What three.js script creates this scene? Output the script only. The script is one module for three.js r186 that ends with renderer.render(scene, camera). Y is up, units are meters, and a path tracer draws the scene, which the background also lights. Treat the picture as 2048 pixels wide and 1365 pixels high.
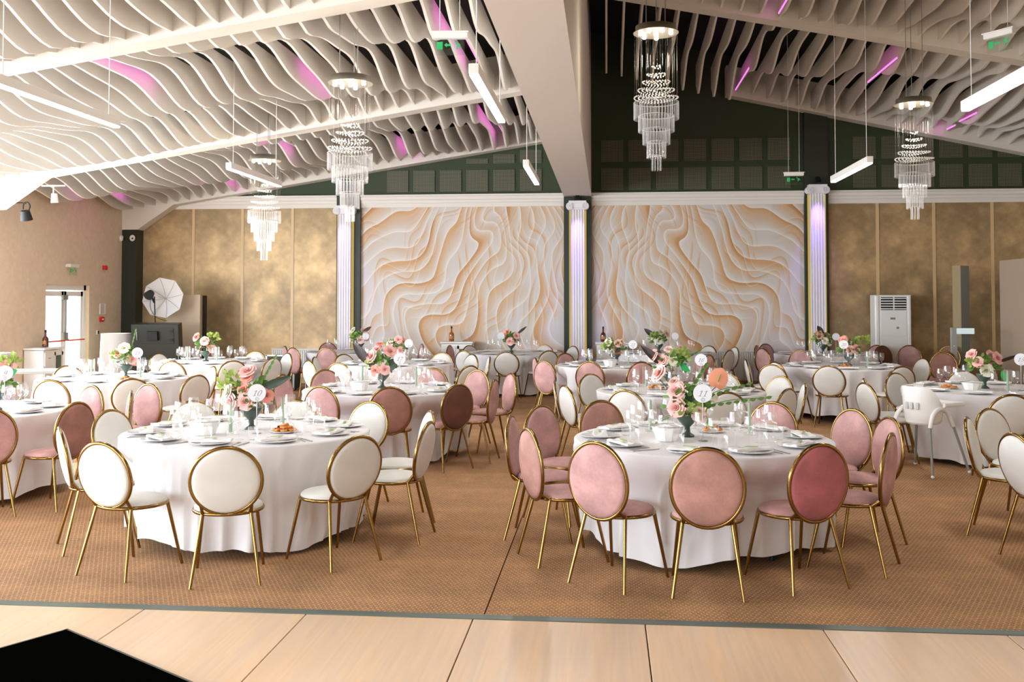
import * as THREE from 'three';
import { mergeGeometries } from 'three/addons/utils/BufferGeometryUtils.js';
import { RoundedBoxGeometry } from 'three/addons/geometries/RoundedBoxGeometry.js';
import { RectAreaLightUniformsLib } from 'three/addons/lights/RectAreaLightUniformsLib.js';

// ---------------------------------------------------------------- camera, sky, daylight, exposure
RectAreaLightUniformsLib.init();
const renderer = new THREE.WebGLRenderer({ antialias: true });
renderer.toneMapping = THREE.LinearToneMapping;
renderer.toneMappingExposure = 0.93;
renderer.shadowMap.enabled = true;
const scene = new THREE.Scene();
const FOCAL = 1991;
const camera = new THREE.PerspectiveCamera(2 * Math.atan(1365 / 2 / FOCAL) * 180 / Math.PI, 2048 / 1365, 0.05, 200);
camera.setViewOffset(2048, 1365, 0, 147, 2048, 1365);          // lens shifted down, verticals kept nearly upright
camera.rotation.order = 'YXZ';
camera.position.set(0, 1.75, 0);
camera.rotation.y = Math.atan(188 / FOCAL);
camera.rotation.x = Math.atan(65 / FOCAL);
scene.background = new THREE.Color(1, 1, 1);                    // bright overcast sky
scene.backgroundIntensity = 3.2;

const WALL_L = -10.2, WALL_R = 9.1, WALL_B = -20.5, WALL_F = 6;
const DAY = new THREE.Color().setRGB(0.87, 0.97, 1.09);
const SIDE_WINDOWS = [], UNSEEN_FRONT_WINDOWS = [];
for (let i = 0; i < 7; i++) SIDE_WINDOWS.push([-15.7 + i * 2.85, -13.15 + i * 2.85]);
for (let i = 0; i < 2; i++) UNSEEN_FRONT_WINDOWS.push([-9.6 + i * 3.2, -6.7 + i * 3.2]);  // unseen openings added behind the camera, placed for the light they give
const SILL = 0.5, HEAD = 3.5;
function daylight(w, h, pos, look, intensity) {  // area light panel set in an unseen opening in place of sky
  const l = new THREE.RectAreaLight(DAY, intensity, w, h);
  l.name = 'unseen_window_light'; l.position.set(...pos); l.lookAt(...look); scene.add(l);
}
for (const [a, b] of SIDE_WINDOWS) daylight(b - a, HEAD - SILL, [WALL_L - 0.2, (SILL + HEAD) / 2, (a + b) / 2], [0, (SILL + HEAD) / 2, (a + b) / 2], 16);
for (const [a, b] of UNSEEN_FRONT_WINDOWS) daylight(b - a, HEAD - SILL, [(a + b) / 2, (SILL + HEAD) / 2, WALL_F + 0.2], [(a + b) / 2, (SILL + HEAD) / 2, 0], 11);  // added light from behind the camera

{ // sun through the side windows, reaching only the tables next to them
  const sun = new THREE.DirectionalLight(0xfffaf4, 10); sun.name = 'sun'; sun.position.set(-20, 11.5, -6); sun.target.position.set(-20 + 20, 11.5 - 12.5, -7.5); sun.castShadow = true;
  Object.assign(sun.shadow.camera, { left: -22, right: 22, top: 14, bottom: -14, near: 1, far: 60 }); scene.add(sun, sun.target);
}

// ---------------------------------------------------------------- helpers
let seedState = 7;
const seed = (s) => { seedState = s | 0; };
const rnd = () => { seedState = (seedState + 0x6d2b79f5) | 0; let t = Math.imul(seedState ^ (seedState >>> 15), 1 | seedState); t = (t + Math.imul(t ^ (t >>> 7), 61 | t)) ^ t; return ((t ^ (t >>> 14)) >>> 0) / 4294967296; };
const rr = (a, b) => a + (b - a) * rnd();
const PI = Math.PI, rad = (d) => d * PI / 180, lerp = (a, b, t) => a + (b - a) * t, clamp = (x, a = 0, b = 1) => Math.min(b, Math.max(a, x));
const smooth = (a, b, x) => { const t = clamp((x - a) / (b - a)); return t * t * (3 - 2 * t); };
const hash = (x, y) => { let h = Math.imul(x, 374761393) + Math.imul(y, 668265263) | 0; h = Math.imul(h ^ (h >>> 13), 1274126177); return ((h ^ (h >>> 16)) >>> 0) / 4294967296; };
function vnoise(x, y, px = 0, py = 0) {                          // value noise, optionally periodic
  const x0 = Math.floor(x), y0 = Math.floor(y), fx = x - x0, fy = y - y0, u = fx * fx * (3 - 2 * fx), v = fy * fy * (3 - 2 * fy);
  const w = (a, p) => (p ? ((a % p) + p) % p : a);
  const a = hash(w(x0, px), w(y0, py)), b = hash(w(x0 + 1, px), w(y0, py)), c = hash(w(x0, px), w(y0 + 1, py)), d = hash(w(x0 + 1, px), w(y0 + 1, py));
  return lerp(lerp(a, b, u), lerp(c, d, u), v);
}
function fbm(x, y, n = 4, px = 0, py = 0) { let s = 0, a = 0.5, t = 0; x += 0.29; y += 0.43; for (let i = 0; i < n; i++) { s += a * vnoise(x, y, px, py); t += a; x = x * 2 + 0.37; y = y * 2 + 0.61; px *= 2; py *= 2; a *= 0.5; } return s / t; }

const names = new Map();
function numbered(name) { const n = names.get(name) || 0; names.set(name, n + 1); return n ? name + '_' + String(n).padStart(3, '0') : name; }
function norm(g) {
  let q = g.index ? g.toNonIndexed() : g.clone();
  for (const k of Object.keys(q.attributes)) if (!['position', 'normal', 'uv'].includes(k)) q.deleteAttribute(k);
  if (!q.attributes.normal) q.computeVertexNormals();
  if (!q.attributes.uv) q.setAttribute('uv', new THREE.BufferAttribute(new Float32Array(q.attributes.position.count * 2), 2));
  q.morphAttributes = {};
  return q;
}
const join = (list) => (list.length === 1 ? list[0] : mergeGeometries(list.map(norm), false));
function part(name, geo, mat, parent) {
  const m = new THREE.Mesh(Array.isArray(geo) ? join(geo) : geo, mat); m.name = name; parent.add(m); return m;
}
function tag(o, label, category, group, kind) {
  if (label) o.userData.label = label;
  if (category) o.userData.category = category;
  if (group) o.userData.group = group;
  if (kind) o.userData.kind = kind;
  return o;
}
function thing(name, label, category, pos = [0, 0, 0], turn = 0, group) {
  const o = new THREE.Group(); o.name = numbered(name); o.position.set(...pos); o.rotation.y = turn; scene.add(o); return tag(o, label, category, group);
}
function single(name, geo, mat, label, category, pos = [0, 0, 0], turn = 0, group) {
  const m = new THREE.Mesh(Array.isArray(geo) ? join(geo) : geo, mat); m.name = numbered(name); m.position.set(...pos); m.rotation.y = turn; scene.add(m); return tag(m, label, category, group);
}
function copy(root, pos, turn, label, group) {
  const c = root.clone(); c.name = numbered(root.name.replace(/_\d{3}$/, '')); c.userData = { ...root.userData }; c.position.set(...pos); c.rotation.set(0, turn, 0); scene.add(c);
  if (label) c.userData.label = label;
  if (group) c.userData.group = group;
  return c;
}
function struct(name) { const o = new THREE.Group(); o.name = name; o.userData.kind = 'structure'; scene.add(o); return o; }

const mv = (g, x = 0, y = 0, z = 0) => g.translate(x, y, z);
function box(w, h, d, x = 0, y = 0, z = 0) { return new THREE.BoxGeometry(w, h, d).translate(x, y, z); }
function rbox(w, h, d, x = 0, y = 0, z = 0, r = 0.006, s = 2) { return new RoundedBoxGeometry(w, h, d, s, Math.min(r, w * 0.49, h * 0.49, d * 0.49)).translate(x, y, z); }
function span(x0, x1, y0, y1, z0, z1) { return box(x1 - x0, y1 - y0, z1 - z0, (x0 + x1) / 2, (y0 + y1) / 2, (z0 + z1) / 2); }
function boxUV(g, s = 1) {                                        // uv in metres from the face's own axes
  const q = g.index ? g.toNonIndexed() : g, p = q.attributes.position, n = q.attributes.normal, uv = new Float32Array(p.count * 2);
  for (let i = 0; i < p.count; i++) {
    const ax = Math.abs(n.getX(i)), ay = Math.abs(n.getY(i)), az = Math.abs(n.getZ(i));
    const [u, v] = ay >= ax && ay >= az ? [p.getX(i), p.getZ(i)] : ax >= az ? [p.getZ(i), p.getY(i)] : [p.getX(i), p.getY(i)];
    uv[i * 2] = u * s; uv[i * 2 + 1] = v * s;
  }
  q.setAttribute('uv', new THREE.BufferAttribute(uv, 2)); return q;
}
const V = (x, y, z) => new THREE.Vector3(x, y, z);
function rod(a, b, r0, r1 = r0, seg = 8) {                        // tapered bar from a (radius r0) to b (radius r1)
  const A = V(...a), B = V(...b), d = B.clone().sub(A), g = new THREE.CylinderGeometry(r1, r0, d.length(), seg, 1);
  g.applyQuaternion(new THREE.Quaternion().setFromUnitVectors(V(0, 1, 0), d.clone().normalize()));
  const m = A.add(B).multiplyScalar(0.5); return g.translate(m.x, m.y, m.z);
}
function tube(pts, r, seg = 16, rs = 6, closed = false) { return new THREE.TubeGeometry(new THREE.CatmullRomCurve3(pts.map((p) => V(...p)), closed), seg, r, rs, closed); }
function lathe(pts, seg = 24) { return new THREE.LatheGeometry(pts.map(([x, y]) => new THREE.Vector2(x, y)), seg); }
const ball = (r, x, y, z, w = 8, h = 6) => new THREE.SphereGeometry(r, w, h).translate(x, y, z);
function grid(nu, nv, f) {                                        // surface f(u, v) -> [x, y, z], u, v in 0..1
  const p = [], uv = [], id = [];
  for (let j = 0; j <= nv; j++) for (let i = 0; i <= nu; i++) { p.push(...f(i / nu, j / nv)); uv.push(i / nu, j / nv); }
  for (let j = 0; j < nv; j++) for (let i = 0; i < nu; i++) { const a = j * (nu + 1) + i, b = a + 1, c = a + nu + 1, d = c + 1; id.push(a, b, d, a, d, c); }
  const g = new THREE.BufferGeometry();
  g.setAttribute('position', new THREE.Float32BufferAttribute(p, 3)); g.setAttribute('uv', new THREE.Float32BufferAttribute(uv, 2)); g.setIndex(id); g.computeVertexNormals(); return g;
}
function extrude(pts, depth, bevel = 0) {                         // polygon in x,y pushed out along +z
  const s = new THREE.Shape(pts.map(([x, y]) => new THREE.Vector2(x, y)));
  return new THREE.ExtrudeGeometry(s, { depth, bevelEnabled: bevel > 0, bevelSize: bevel, bevelThickness: bevel, bevelSegments: 1, curveSegments: 6 });
}

// ---------------------------------------------------------------- textures and materials
function tex(w, h, f, { srgb = true, repeat } = {}) {             // f(u, v) -> [r, g, b] in 0..255
  const d = new Uint8Array(w * h * 4);
  for (let y = 0; y < h; y++) for (let x = 0; x < w; x++) { const c = f(x / w, y / h, x, y), k = (y * w + x) * 4; d[k] = c[0]; d[k + 1] = c[1]; d[k + 2] = c[2]; d[k + 3] = 255; }
  const t = new THREE.DataTexture(d, w, h); t.magFilter = THREE.LinearFilter; t.minFilter = THREE.LinearMipmapLinearFilter; t.generateMipmaps = true;
  t.wrapS = t.wrapT = THREE.RepeatWrapping; if (srgb) t.colorSpace = THREE.SRGBColorSpace; if (repeat) t.repeat.set(...repeat); t.needsUpdate = true; return t;
}
const c3 = (r, g, b) => [clamp(r, 0, 255), clamp(g, 0, 255), clamp(b, 0, 255)];
const std = (color, roughness = 0.6, more = {}) => new THREE.MeshStandardMaterial({ color, roughness, ...more });
const phys = (more) => new THREE.MeshPhysicalMaterial(more);

const carpetTex = tex(2048, 2048, (u, v) => {                     // 0.84 m tile: brown pile with rows of small pale dots
  const n = fbm(u * 90, v * 90, 3, 90, 90), w = fbm(u * 5, v * 5, 4, 5, 5);
  const gx = u * 28, gy = v * 28, row = Math.floor(gy), fx = ((gx + (row % 2) * 0.5) % 1) - 0.5, fy = (gy % 1) - 0.5, d = Math.hypot(fx, fy);
  const dot = smooth(0.19, 0.11, d), k = 0.8 + 0.34 * n + 0.2 * (w - 0.5);
  return c3(lerp(166 * k, 236, dot * 0.85), lerp(122 * k, 204, dot * 0.85), lerp(80 * k, 160, dot * 0.85));
}, { repeat: [1 / 0.84, 1 / 0.84] });
const woodTex = tex(512, 1024, (u, v) => {                        // birch ply, grain along v
  const g = fbm(u * 22, v * 3, 4, 22, 3), f = fbm(u * 130, v * 6, 2, 130, 6), w = fbm(u * 3 + 5, v * 2, 3, 3, 2);
  const k = 0.93 + 0.06 * g + 0.05 * (f - 0.5) + 0.1 * (w - 0.5);
  return c3(236 * k, (203 - 10 * (g - 0.5)) * k, (168 - 22 * (g - 0.5)) * k);
});
const stuccoTex = tex(1024, 1024, (u, v) => {                     // brushed gold-brown plaster, 2.2 m tile
  const a = fbm(u * 7 + 0.6 * fbm(u * 5, v * 5, 3, 5, 5), v * 7, 5, 7, 7), b = fbm(u * 26, v * 26, 3, 26, 26), c = fbm(u * 3, v * 3, 3, 3, 3);
  const k = 0.72 + 0.42 * a + 0.14 * (b - 0.5) + 0.2 * (c - 0.5);
  return c3(194 * k, 165 * k, 120 * k);
}, { repeat: [1 / 2.2, 1 / 2.2] });
const plasterTex = tex(256, 256, (u, v) => { const n = fbm(u * 30, v * 30, 3, 30, 30), k = 0.97 + 0.06 * n; return c3(226 * k, 206 * k, 180 * k); }, { repeat: [0.5, 0.5] });
const napTex = tex(512, 512, (u, v) => { const a = fbm(u * 4, v * 5, 4, 4, 5), b = fbm(u * 60, v * 60, 2, 60, 60), k = 0.8 + 0.36 * a + 0.06 * (b - 0.5); return c3(235 * k, 235 * k, 235 * k); });
const napWhite = tex(256, 256, (u, v) => { const a = fbm(u * 4, v * 5, 3, 4, 5), k = 0.97 + 0.08 * a; return c3(245 * k, 245 * k, 245 * k); });
const perfTex = tex(256, 256, (u, v) => {                         // perforated metal: pale sheet, rows of square holes
  const fx = (u * 16) % 1, fy = (v * 16) % 1, hole = fx > 0.24 && fy > 0.24 ? 1 : 0; return hole ? [26, 32, 20] : [118, 118, 90];
});
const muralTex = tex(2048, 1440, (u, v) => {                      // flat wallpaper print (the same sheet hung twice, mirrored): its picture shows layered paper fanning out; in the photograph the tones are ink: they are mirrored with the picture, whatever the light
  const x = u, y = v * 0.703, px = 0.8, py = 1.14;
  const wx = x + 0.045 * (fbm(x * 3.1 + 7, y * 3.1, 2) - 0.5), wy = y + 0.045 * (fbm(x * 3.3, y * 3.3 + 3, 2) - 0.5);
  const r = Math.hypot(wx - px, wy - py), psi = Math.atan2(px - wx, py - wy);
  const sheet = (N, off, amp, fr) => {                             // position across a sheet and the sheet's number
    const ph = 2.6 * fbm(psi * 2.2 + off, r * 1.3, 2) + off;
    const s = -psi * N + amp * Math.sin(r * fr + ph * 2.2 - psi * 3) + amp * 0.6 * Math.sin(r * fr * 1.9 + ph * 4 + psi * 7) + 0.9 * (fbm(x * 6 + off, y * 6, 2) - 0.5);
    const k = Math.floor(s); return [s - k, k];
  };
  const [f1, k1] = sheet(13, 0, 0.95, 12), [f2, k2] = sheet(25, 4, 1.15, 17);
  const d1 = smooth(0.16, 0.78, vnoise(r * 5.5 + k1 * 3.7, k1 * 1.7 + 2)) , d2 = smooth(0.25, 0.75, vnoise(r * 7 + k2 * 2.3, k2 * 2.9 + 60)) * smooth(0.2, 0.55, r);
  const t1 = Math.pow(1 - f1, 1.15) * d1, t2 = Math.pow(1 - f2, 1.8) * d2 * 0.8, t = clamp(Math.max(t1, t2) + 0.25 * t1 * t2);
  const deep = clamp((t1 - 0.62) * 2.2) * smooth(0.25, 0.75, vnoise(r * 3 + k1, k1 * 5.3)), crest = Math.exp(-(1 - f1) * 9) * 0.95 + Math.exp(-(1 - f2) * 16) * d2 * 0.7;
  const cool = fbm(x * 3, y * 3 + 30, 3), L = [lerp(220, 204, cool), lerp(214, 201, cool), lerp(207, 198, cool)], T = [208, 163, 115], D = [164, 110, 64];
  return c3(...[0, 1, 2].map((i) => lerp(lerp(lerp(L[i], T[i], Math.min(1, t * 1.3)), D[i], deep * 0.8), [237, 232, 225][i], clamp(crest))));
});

const M = {
  carpet: std(0xffffff, 0.95, { map: carpetTex }),
  wood: std(0xffffff, 0.36, { map: woodTex }),
  metalTrim: std(0x6d766e, 0.45, { metalness: 0.4 }),
  stucco: std(0xffffff, 0.46, { metalness: 0.3, map: stuccoTex, bumpMap: stuccoTex, bumpScale: 0.002 }),
  strip: std(0xd8b98a, 0.4),
  plaster: std(0xffffff, 0.85, { map: plasterTex }),
  green: std(0x2b3a1c, 0.6),
  pier: std(0x222b1c, 0.5),
  perf: std(0xffffff, 0.5, { map: perfTex }),
  cornice: std(0xe8e3da, 0.6),
  white: std(0xe9e6e0, 0.55),
  ceiling: std(0xe4ded4, 0.75),
  beam: std(0xdcd3c8, 0.7),
  roof: std(0x14150f, 0.9),
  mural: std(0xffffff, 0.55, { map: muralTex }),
  shaft: std(0xece9ea, 0.45),
  gold: std(0x997a45, 0.22, { metalness: 1 }),
  chrome: std(0xb9b2a4, 0.3, { metalness: 0.8 }),
  steel: std(0xb9b9b6, 0.3, { metalness: 0.9 }),
  cloth: std(0xe3e1e2, 0.85),
  napkin: std(0xe9e7e6, 0.8),
  china: phys({ color: 0xf4f3f0, roughness: 0.18, clearcoat: 0.5 }),
  glass: phys({ color: 0xffffff, roughness: 0.0, transmission: 0.97, thickness: 0, ior: 1.65 }),
  pane: phys({ color: 0xf4fbf8, roughness: 0.0, transmission: 1, thickness: 0, ior: 1.45 }),
  crystal: phys({ color: 0xffffff, roughness: 0.04, transmission: 0.88, thickness: 0, ior: 1.6 }),
  black: std(0x0b0c0a, 0.6),
  blackFabric: phys({ color: 0x040503, roughness: 1, specularIntensity: 0 }),
  rubber: std(0x5a5c50, 0.7),
  booth: std(0x22271d, 0.45),
  fabricWhite: phys({ color: 0xf4f4f4, roughness: 0.9, transmission: 0.35, thickness: 0 }),
  beigeBoard: std(0xb7a48d, 0.7),
  lavender: std(0xc9c4dc, 0.7),
  frameWhite: std(0xf0f0ec, 0.4),
  red: std(0xd4181c, 0.35),
  orange: std(0xdc4b24, 0.4),
  signGreen: std(0x1fa35a, 0.5, { emissive: 0x1fa35a, emissiveIntensity: 0.25 }),
  plastic: phys({ color: 0xf4f3ef, roughness: 0.3, clearcoat: 0.3 }),
  sage: std(0x9db89c, 0.6),
  vase: phys({ color: 0x3d5147, roughness: 0.35, clearcoat: 0.3 }),
  leaf: std(0x557a2d, 0.6, { side: THREE.DoubleSide }),
  leafDark: std(0x2a160f, 0.4, { side: THREE.DoubleSide }),
  leafDeep: std(0x24371c, 0.4, { side: THREE.DoubleSide }),
  leafLime: std(0x93a84a, 0.6, { side: THREE.DoubleSide }),
  leafEmerald: std(0x1f9a4c, 0.5, { side: THREE.DoubleSide }),
  stem: std(0x4b4a26, 0.7),
  rosePink: std(0xf5c1ba, 0.6, { side: THREE.DoubleSide }),
  roseCoral: std(0xf2a797, 0.6, { side: THREE.DoubleSide }),
  roseBlush: std(0xf2d3c6, 0.6, { side: THREE.DoubleSide }),
  roseCream: std(0xeee9d3, 0.6, { side: THREE.DoubleSide }),
  anthurium: phys({ color: 0xf2a283, roughness: 0.25, clearcoat: 0.5, side: THREE.DoubleSide }),
  pastry: std(0xd98a3a, 0.6),
  card: std(0x9db56a, 0.7),
  paper: std(0xdddee2, 0.8),
  bottle: phys({ color: 0x5a1f0a, roughness: 0.08, clearcoat: 1 }),
  amber: phys({ color: 0xa75a1c, roughness: 0.08, clearcoat: 1 }),
  grey: std(0x8f8f88, 0.5),
  tan: std(0xa8946e, 0.6),
};
function velvet(r, g, b, sheen, map = napTex) { return phys({ color: new THREE.Color(r / 255, g / 255, b / 255).convertSRGBToLinear(), roughness: 0.8, map, sheen: 1, sheenColor: new THREE.Color(sheen), sheenRoughness: 0.35 }); }
const VELVET = {
  W: velvet(224, 222, 216, 0x3c3c3e, napWhite), P: velvet(206, 160, 156, 0x8a5f5a), M: velvet(190, 142, 130, 0x7a554c), R: velvet(182, 104, 106, 0x6a3a3c), B: velvet(164, 116, 102, 0x6a4a40), D: velvet(112, 70, 54, 0x53352a),
};
function glow(color, intensity) { return std(0x111111, 0.6, { emissive: color, emissiveIntensity: intensity }); }

// ---------------------------------------------------------------- the room: floor
const floor = struct('floor');
{
  const SEAM = -0.68, EDGE = -5.52;
  for (const [x0, x1] of [[WALL_L, SEAM - 0.004], [SEAM + 0.004, WALL_R]]) part('carpet', boxUV(span(x0, x1, -0.06, 0, WALL_B, EDGE - 0.03)), M.carpet, floor);
  part('edge_strip', span(WALL_L, WALL_R, -0.06, 0.004, EDGE - 0.03, EDGE + 0.045), M.metalTrim, floor);
  part('subfloor', span(WALL_L - 0.25, WALL_R + 0.25, -0.2, -0.06, WALL_B - 0.3, WALL_F + 0.25), M.rubber, floor);
  const W = 0.937, L = 1.874, z0 = EDGE + 0.045;
  const shapes = [];
  for (let k = 0; k < 4; k++) {                                   // four cuts of the same ply board
    const g = rbox(W - 0.006, 0.055, L - 0.006, 0, -0.0275, 0, 0.003, 1), q = boxUV(g, 0.45), uv = q.attributes.uv;
    for (let i = 0; i < uv.count; i++) uv.setXY(i, uv.getX(i) * 1.2 + k * 0.31, uv.getY(i) + k * 0.23);
    shapes.push(q);
  }
  for (let i = -9; i < 11; i++) for (let j = 0; j < 6; j++) {
    const x = 0.205 + (i - 0.5) * W; if (x - W / 2 < WALL_L || x + W / 2 > WALL_R) continue;
    part('floor_panel', shapes[((i * 7 + j * 3) % 4 + 4) % 4], M.wood, floor).position.set(x, 0, z0 + (j + 0.5) * L);
  }
}
// ---------------------------------------------------------------- walls
const wallBack = struct('wall_back');
const PIERS = [[-5.63, -5.12], [-0.858, -0.294], [3.975, 4.437]];
part('wall_core', span(WALL_L - 0.25, WALL_R + 0.25, -0.06, 8.2, WALL_B - 0.35, WALL_B - 0.05), M.green, wallBack);
{
  const cuts = (list) => { for (let i = 0; i + 1 < list.length; i++) part('wall_panel', boxUV(span(list[i] + 0.03, list[i + 1] - 0.03, 0, 3.7, WALL_B - 0.05, WALL_B)), M.stucco, wallBack); for (const x of list.slice(1, -1)) part('panel_strip', span(x - 0.03, x + 0.03, 0, 3.7, WALL_B - 0.05, WALL_B + 0.012), M.strip, wallBack); };
  cuts([-9.93, -8.766, -7.687, -6.597, -5.6]); cuts([4.4, 5.413, 6.505, 7.623, 8.72, 9.13]);
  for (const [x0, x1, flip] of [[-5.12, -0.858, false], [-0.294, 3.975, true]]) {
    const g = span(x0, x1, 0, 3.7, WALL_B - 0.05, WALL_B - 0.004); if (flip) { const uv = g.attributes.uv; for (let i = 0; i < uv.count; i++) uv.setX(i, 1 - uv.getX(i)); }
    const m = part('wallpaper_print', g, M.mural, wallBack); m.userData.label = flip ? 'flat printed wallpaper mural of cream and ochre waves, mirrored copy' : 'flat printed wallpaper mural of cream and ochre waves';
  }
  part('gable', span(WALL_L, WALL_R, 3.93, 8, WALL_B - 0.05, WALL_B - 0.01), M.green, wallBack);
  for (const [x0, x1] of [[-9.9, -5.63], [-5.12, -0.858], [-0.294, 3.975], [4.437, 9.1]]) {
    const prof = [[0, 3.69], [0.035, 3.69], [0.035, 3.77], [0.05, 3.785], [0.05, 3.83], [0.075, 3.85], [0.075, 3.9], [0.105, 3.925], [0.105, 3.95], [0, 3.95]];
    part('cornice', extrude(prof, x1 - x0).rotateY(-PI / 2).translate(x1, 0, WALL_B - 0.01), M.cornice, wallBack);
  }
  for (let i = 0; i < 3; i++) part('pier', span(PIERS[i][0], PIERS[i][1], 0, i === 1 ? 3.87 : 6.4, WALL_B - 0.05, WALL_B + (i ? 0.12 : 0.07)), M.pier, wallBack);
  const sheet = box(0.45, 0.45, 0.02);
  for (let i = 0; i < 24; i++) for (const y of [4.24, 4.82]) {     // perforated vent panels in two rows
    const x = -4.9 + i * 0.56; if (PIERS.some(([a, b]) => x + 0.24 > a && x - 0.24 < b)) continue;
    if (y > 4.5 && x < -0.8 && y + 0.22 > 5.0 + 0.157 * (x + 0.86)) { const top = 4.97 + 0.157 * (x + 0.86); if (top > 4.66) { const h = top - 4.595, g = box(0.45, h, 0.02), uv = g.attributes.uv; for (let k = 0; k < uv.count; k++) uv.setY(k, uv.getY(k) * h / 0.45); part('vent_panel', g, M.perf, wallBack).position.set(x, 4.595 + h / 2, WALL_B + 0.002); } continue; }
    part('vent_panel', sheet, M.perf, wallBack).position.set(x, y, WALL_B + 0.002);
  }
}
const wallLeft = struct('wall_left');
const DOOR = [-18.87, -17.33, 2.04];
{
  const X0 = WALL_L - 0.25, X1 = WALL_L, TOP = 4.6, add = (z0, z1, y0, y1) => part('wall_section', boxUV(span(X0, X1, y0, y1, z0, z1)), M.plaster, wallLeft);
  add(WALL_B - 0.05, DOOR[0], 0, TOP); add(DOOR[0], DOOR[1], DOOR[2], TOP);
  let z = DOOR[1];
  for (const [a, b] of SIDE_WINDOWS) { add(z, a, 0, TOP); add(a, b, -0.06, SILL); add(a, b, HEAD, TOP); z = b; }
  add(z, WALL_F, 0, TOP);
  part('pier', span(WALL_L, -9.885, 0, 4.4, WALL_B, WALL_B + 0.32), M.pier, wallLeft);
}
const wallFront = struct('wall_front');
{
  const Z0 = WALL_F, Z1 = WALL_F + 0.25, add = (x0, x1, y0, y1) => part('wall_section', boxUV(span(x0, x1, y0, y1, Z0, Z1)), M.plaster, wallFront);
  let x = WALL_L - 0.25;
  for (const [a, b] of UNSEEN_FRONT_WINDOWS) { add(x, a, 0, 8.2); add(a, b, -0.06, SILL); add(a, b, HEAD, 8.2); x = b; }
  add(x, WALL_R + 0.25, 0, 8.2);
}
const wallRight = struct('wall_right');
part('wall_section', boxUV(span(WALL_R, WALL_R + 0.25, -0.06, 6.6, WALL_B - 0.05, WALL_F)), M.plaster, wallRight);
{
  let n = 1;
  const frame = (w, h) => [box(0.07, h, 0.08, -w / 2 + 0.035, 0, 0), box(0.07, h, 0.08, w / 2 - 0.035, 0, 0), box(w, 0.07, 0.08, 0, h / 2 - 0.035, 0), box(w, 0.07, 0.08, 0, -h / 2 + 0.035, 0), box(0.06, h, 0.07, 0, 0, 0), box(w, 0.05, 0.07, 0, h * 0.22, 0)];
  const place = (w, pos, turn) => { const s = struct('window_' + n++); s.position.set(...pos); s.rotation.y = turn; part('window_frame', frame(w, HEAD - SILL), M.frameWhite, s); };
  for (const [a, b] of SIDE_WINDOWS) place(b - a, [WALL_L - 0.1, (SILL + HEAD) / 2, (a + b) / 2], PI / 2);
  for (const [a, b] of UNSEEN_FRONT_WINDOWS) place(b - a, [(a + b) / 2, (SILL + HEAD) / 2, WALL_F + 0.1], 0);  // frames for the added openings behind the camera
}
// partition that runs in from the side
{ const p = struct('wall_partition'); part('partition_panel', boxUV(span(7.08, 7.3, 0, 2.46, -18.73, -13.5)), M.beigeBoard, p); }
// ---------------------------------------------------------------- ceiling: beam, rafters, wavy slats
const ceiling = struct('ceiling');
const hL = (x) => 5.05 + 0.157 * (x + 0.86);
const hRf = (x) => 6.28 - 0.194 * (x - 1.05), hRb = (x) => 5.87 - 0.219 * (x - 2.42);
const hR = (x, z) => lerp(hRf(x), hRb(x), clamp((-15.4 - z) / 5));
part('main_beam', span(-0.858, -0.294, 3.875, 7.6, WALL_B, WALL_F), M.beam, ceiling);
{
  const ex = (pts, z0, z1, mat, name) => part(name, mv(extrude(pts, z1 - z0), 0, 0, z0), mat, ceiling);
  ex([[-10.45, hL(-10.45) + 0.75], [-0.6, hL(-0.6) + 0.75], [-0.6, hL(-0.6) + 0.95], [-10.45, hL(-10.45) + 0.95]], WALL_B - 0.1, WALL_F + 0.2, M.roof, 'roof_deck');
  ex([[-0.6, hRf(-0.6) + 0.75], [9.35, hRf(9.35) + 0.75], [9.35, hRf(9.35) + 0.95], [-0.6, hRf(-0.6) + 0.95]], WALL_B - 0.1, WALL_F + 0.2, M.roof, 'roof_deck');
  ex([[-0.87, hL(-0.6) + 0.5], [-0.3, hL(-0.6) + 0.5], [-0.3, 8.2], [-0.87, 8.2]], WALL_B - 0.1, WALL_F + 0.2, M.roof, 'roof_step');
  for (const z of [-20.32, -15.4, -10.0, -4.6, 0.8]) {
    ex([[-0.85, hL(-0.85)], [-0.85, hL(-0.85) + 0.62], [-10.2, hL(-10.2) + 0.62], [-10.2, 3.24], [-9.86, 3.24], [-9.08, hL(-9.08)]], z - 0.15, z + 0.15, M.ceiling, 'rafter');
    const h = z < -16 ? hRb : hRf, xs = z < -16 ? 2.42 : -0.3;
    ex([[xs, h(xs)], [8.25, h(8.25)], [8.85, h(8.25) - 0.6], [9.1, h(8.25) - 0.6], [9.1, h(9.1) + 0.6], [xs, h(xs) + 0.6]], z - 0.15, z + 0.15, M.ceiling, 'rafter');
  }
}
const SLAT_T = 0.034;
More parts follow.
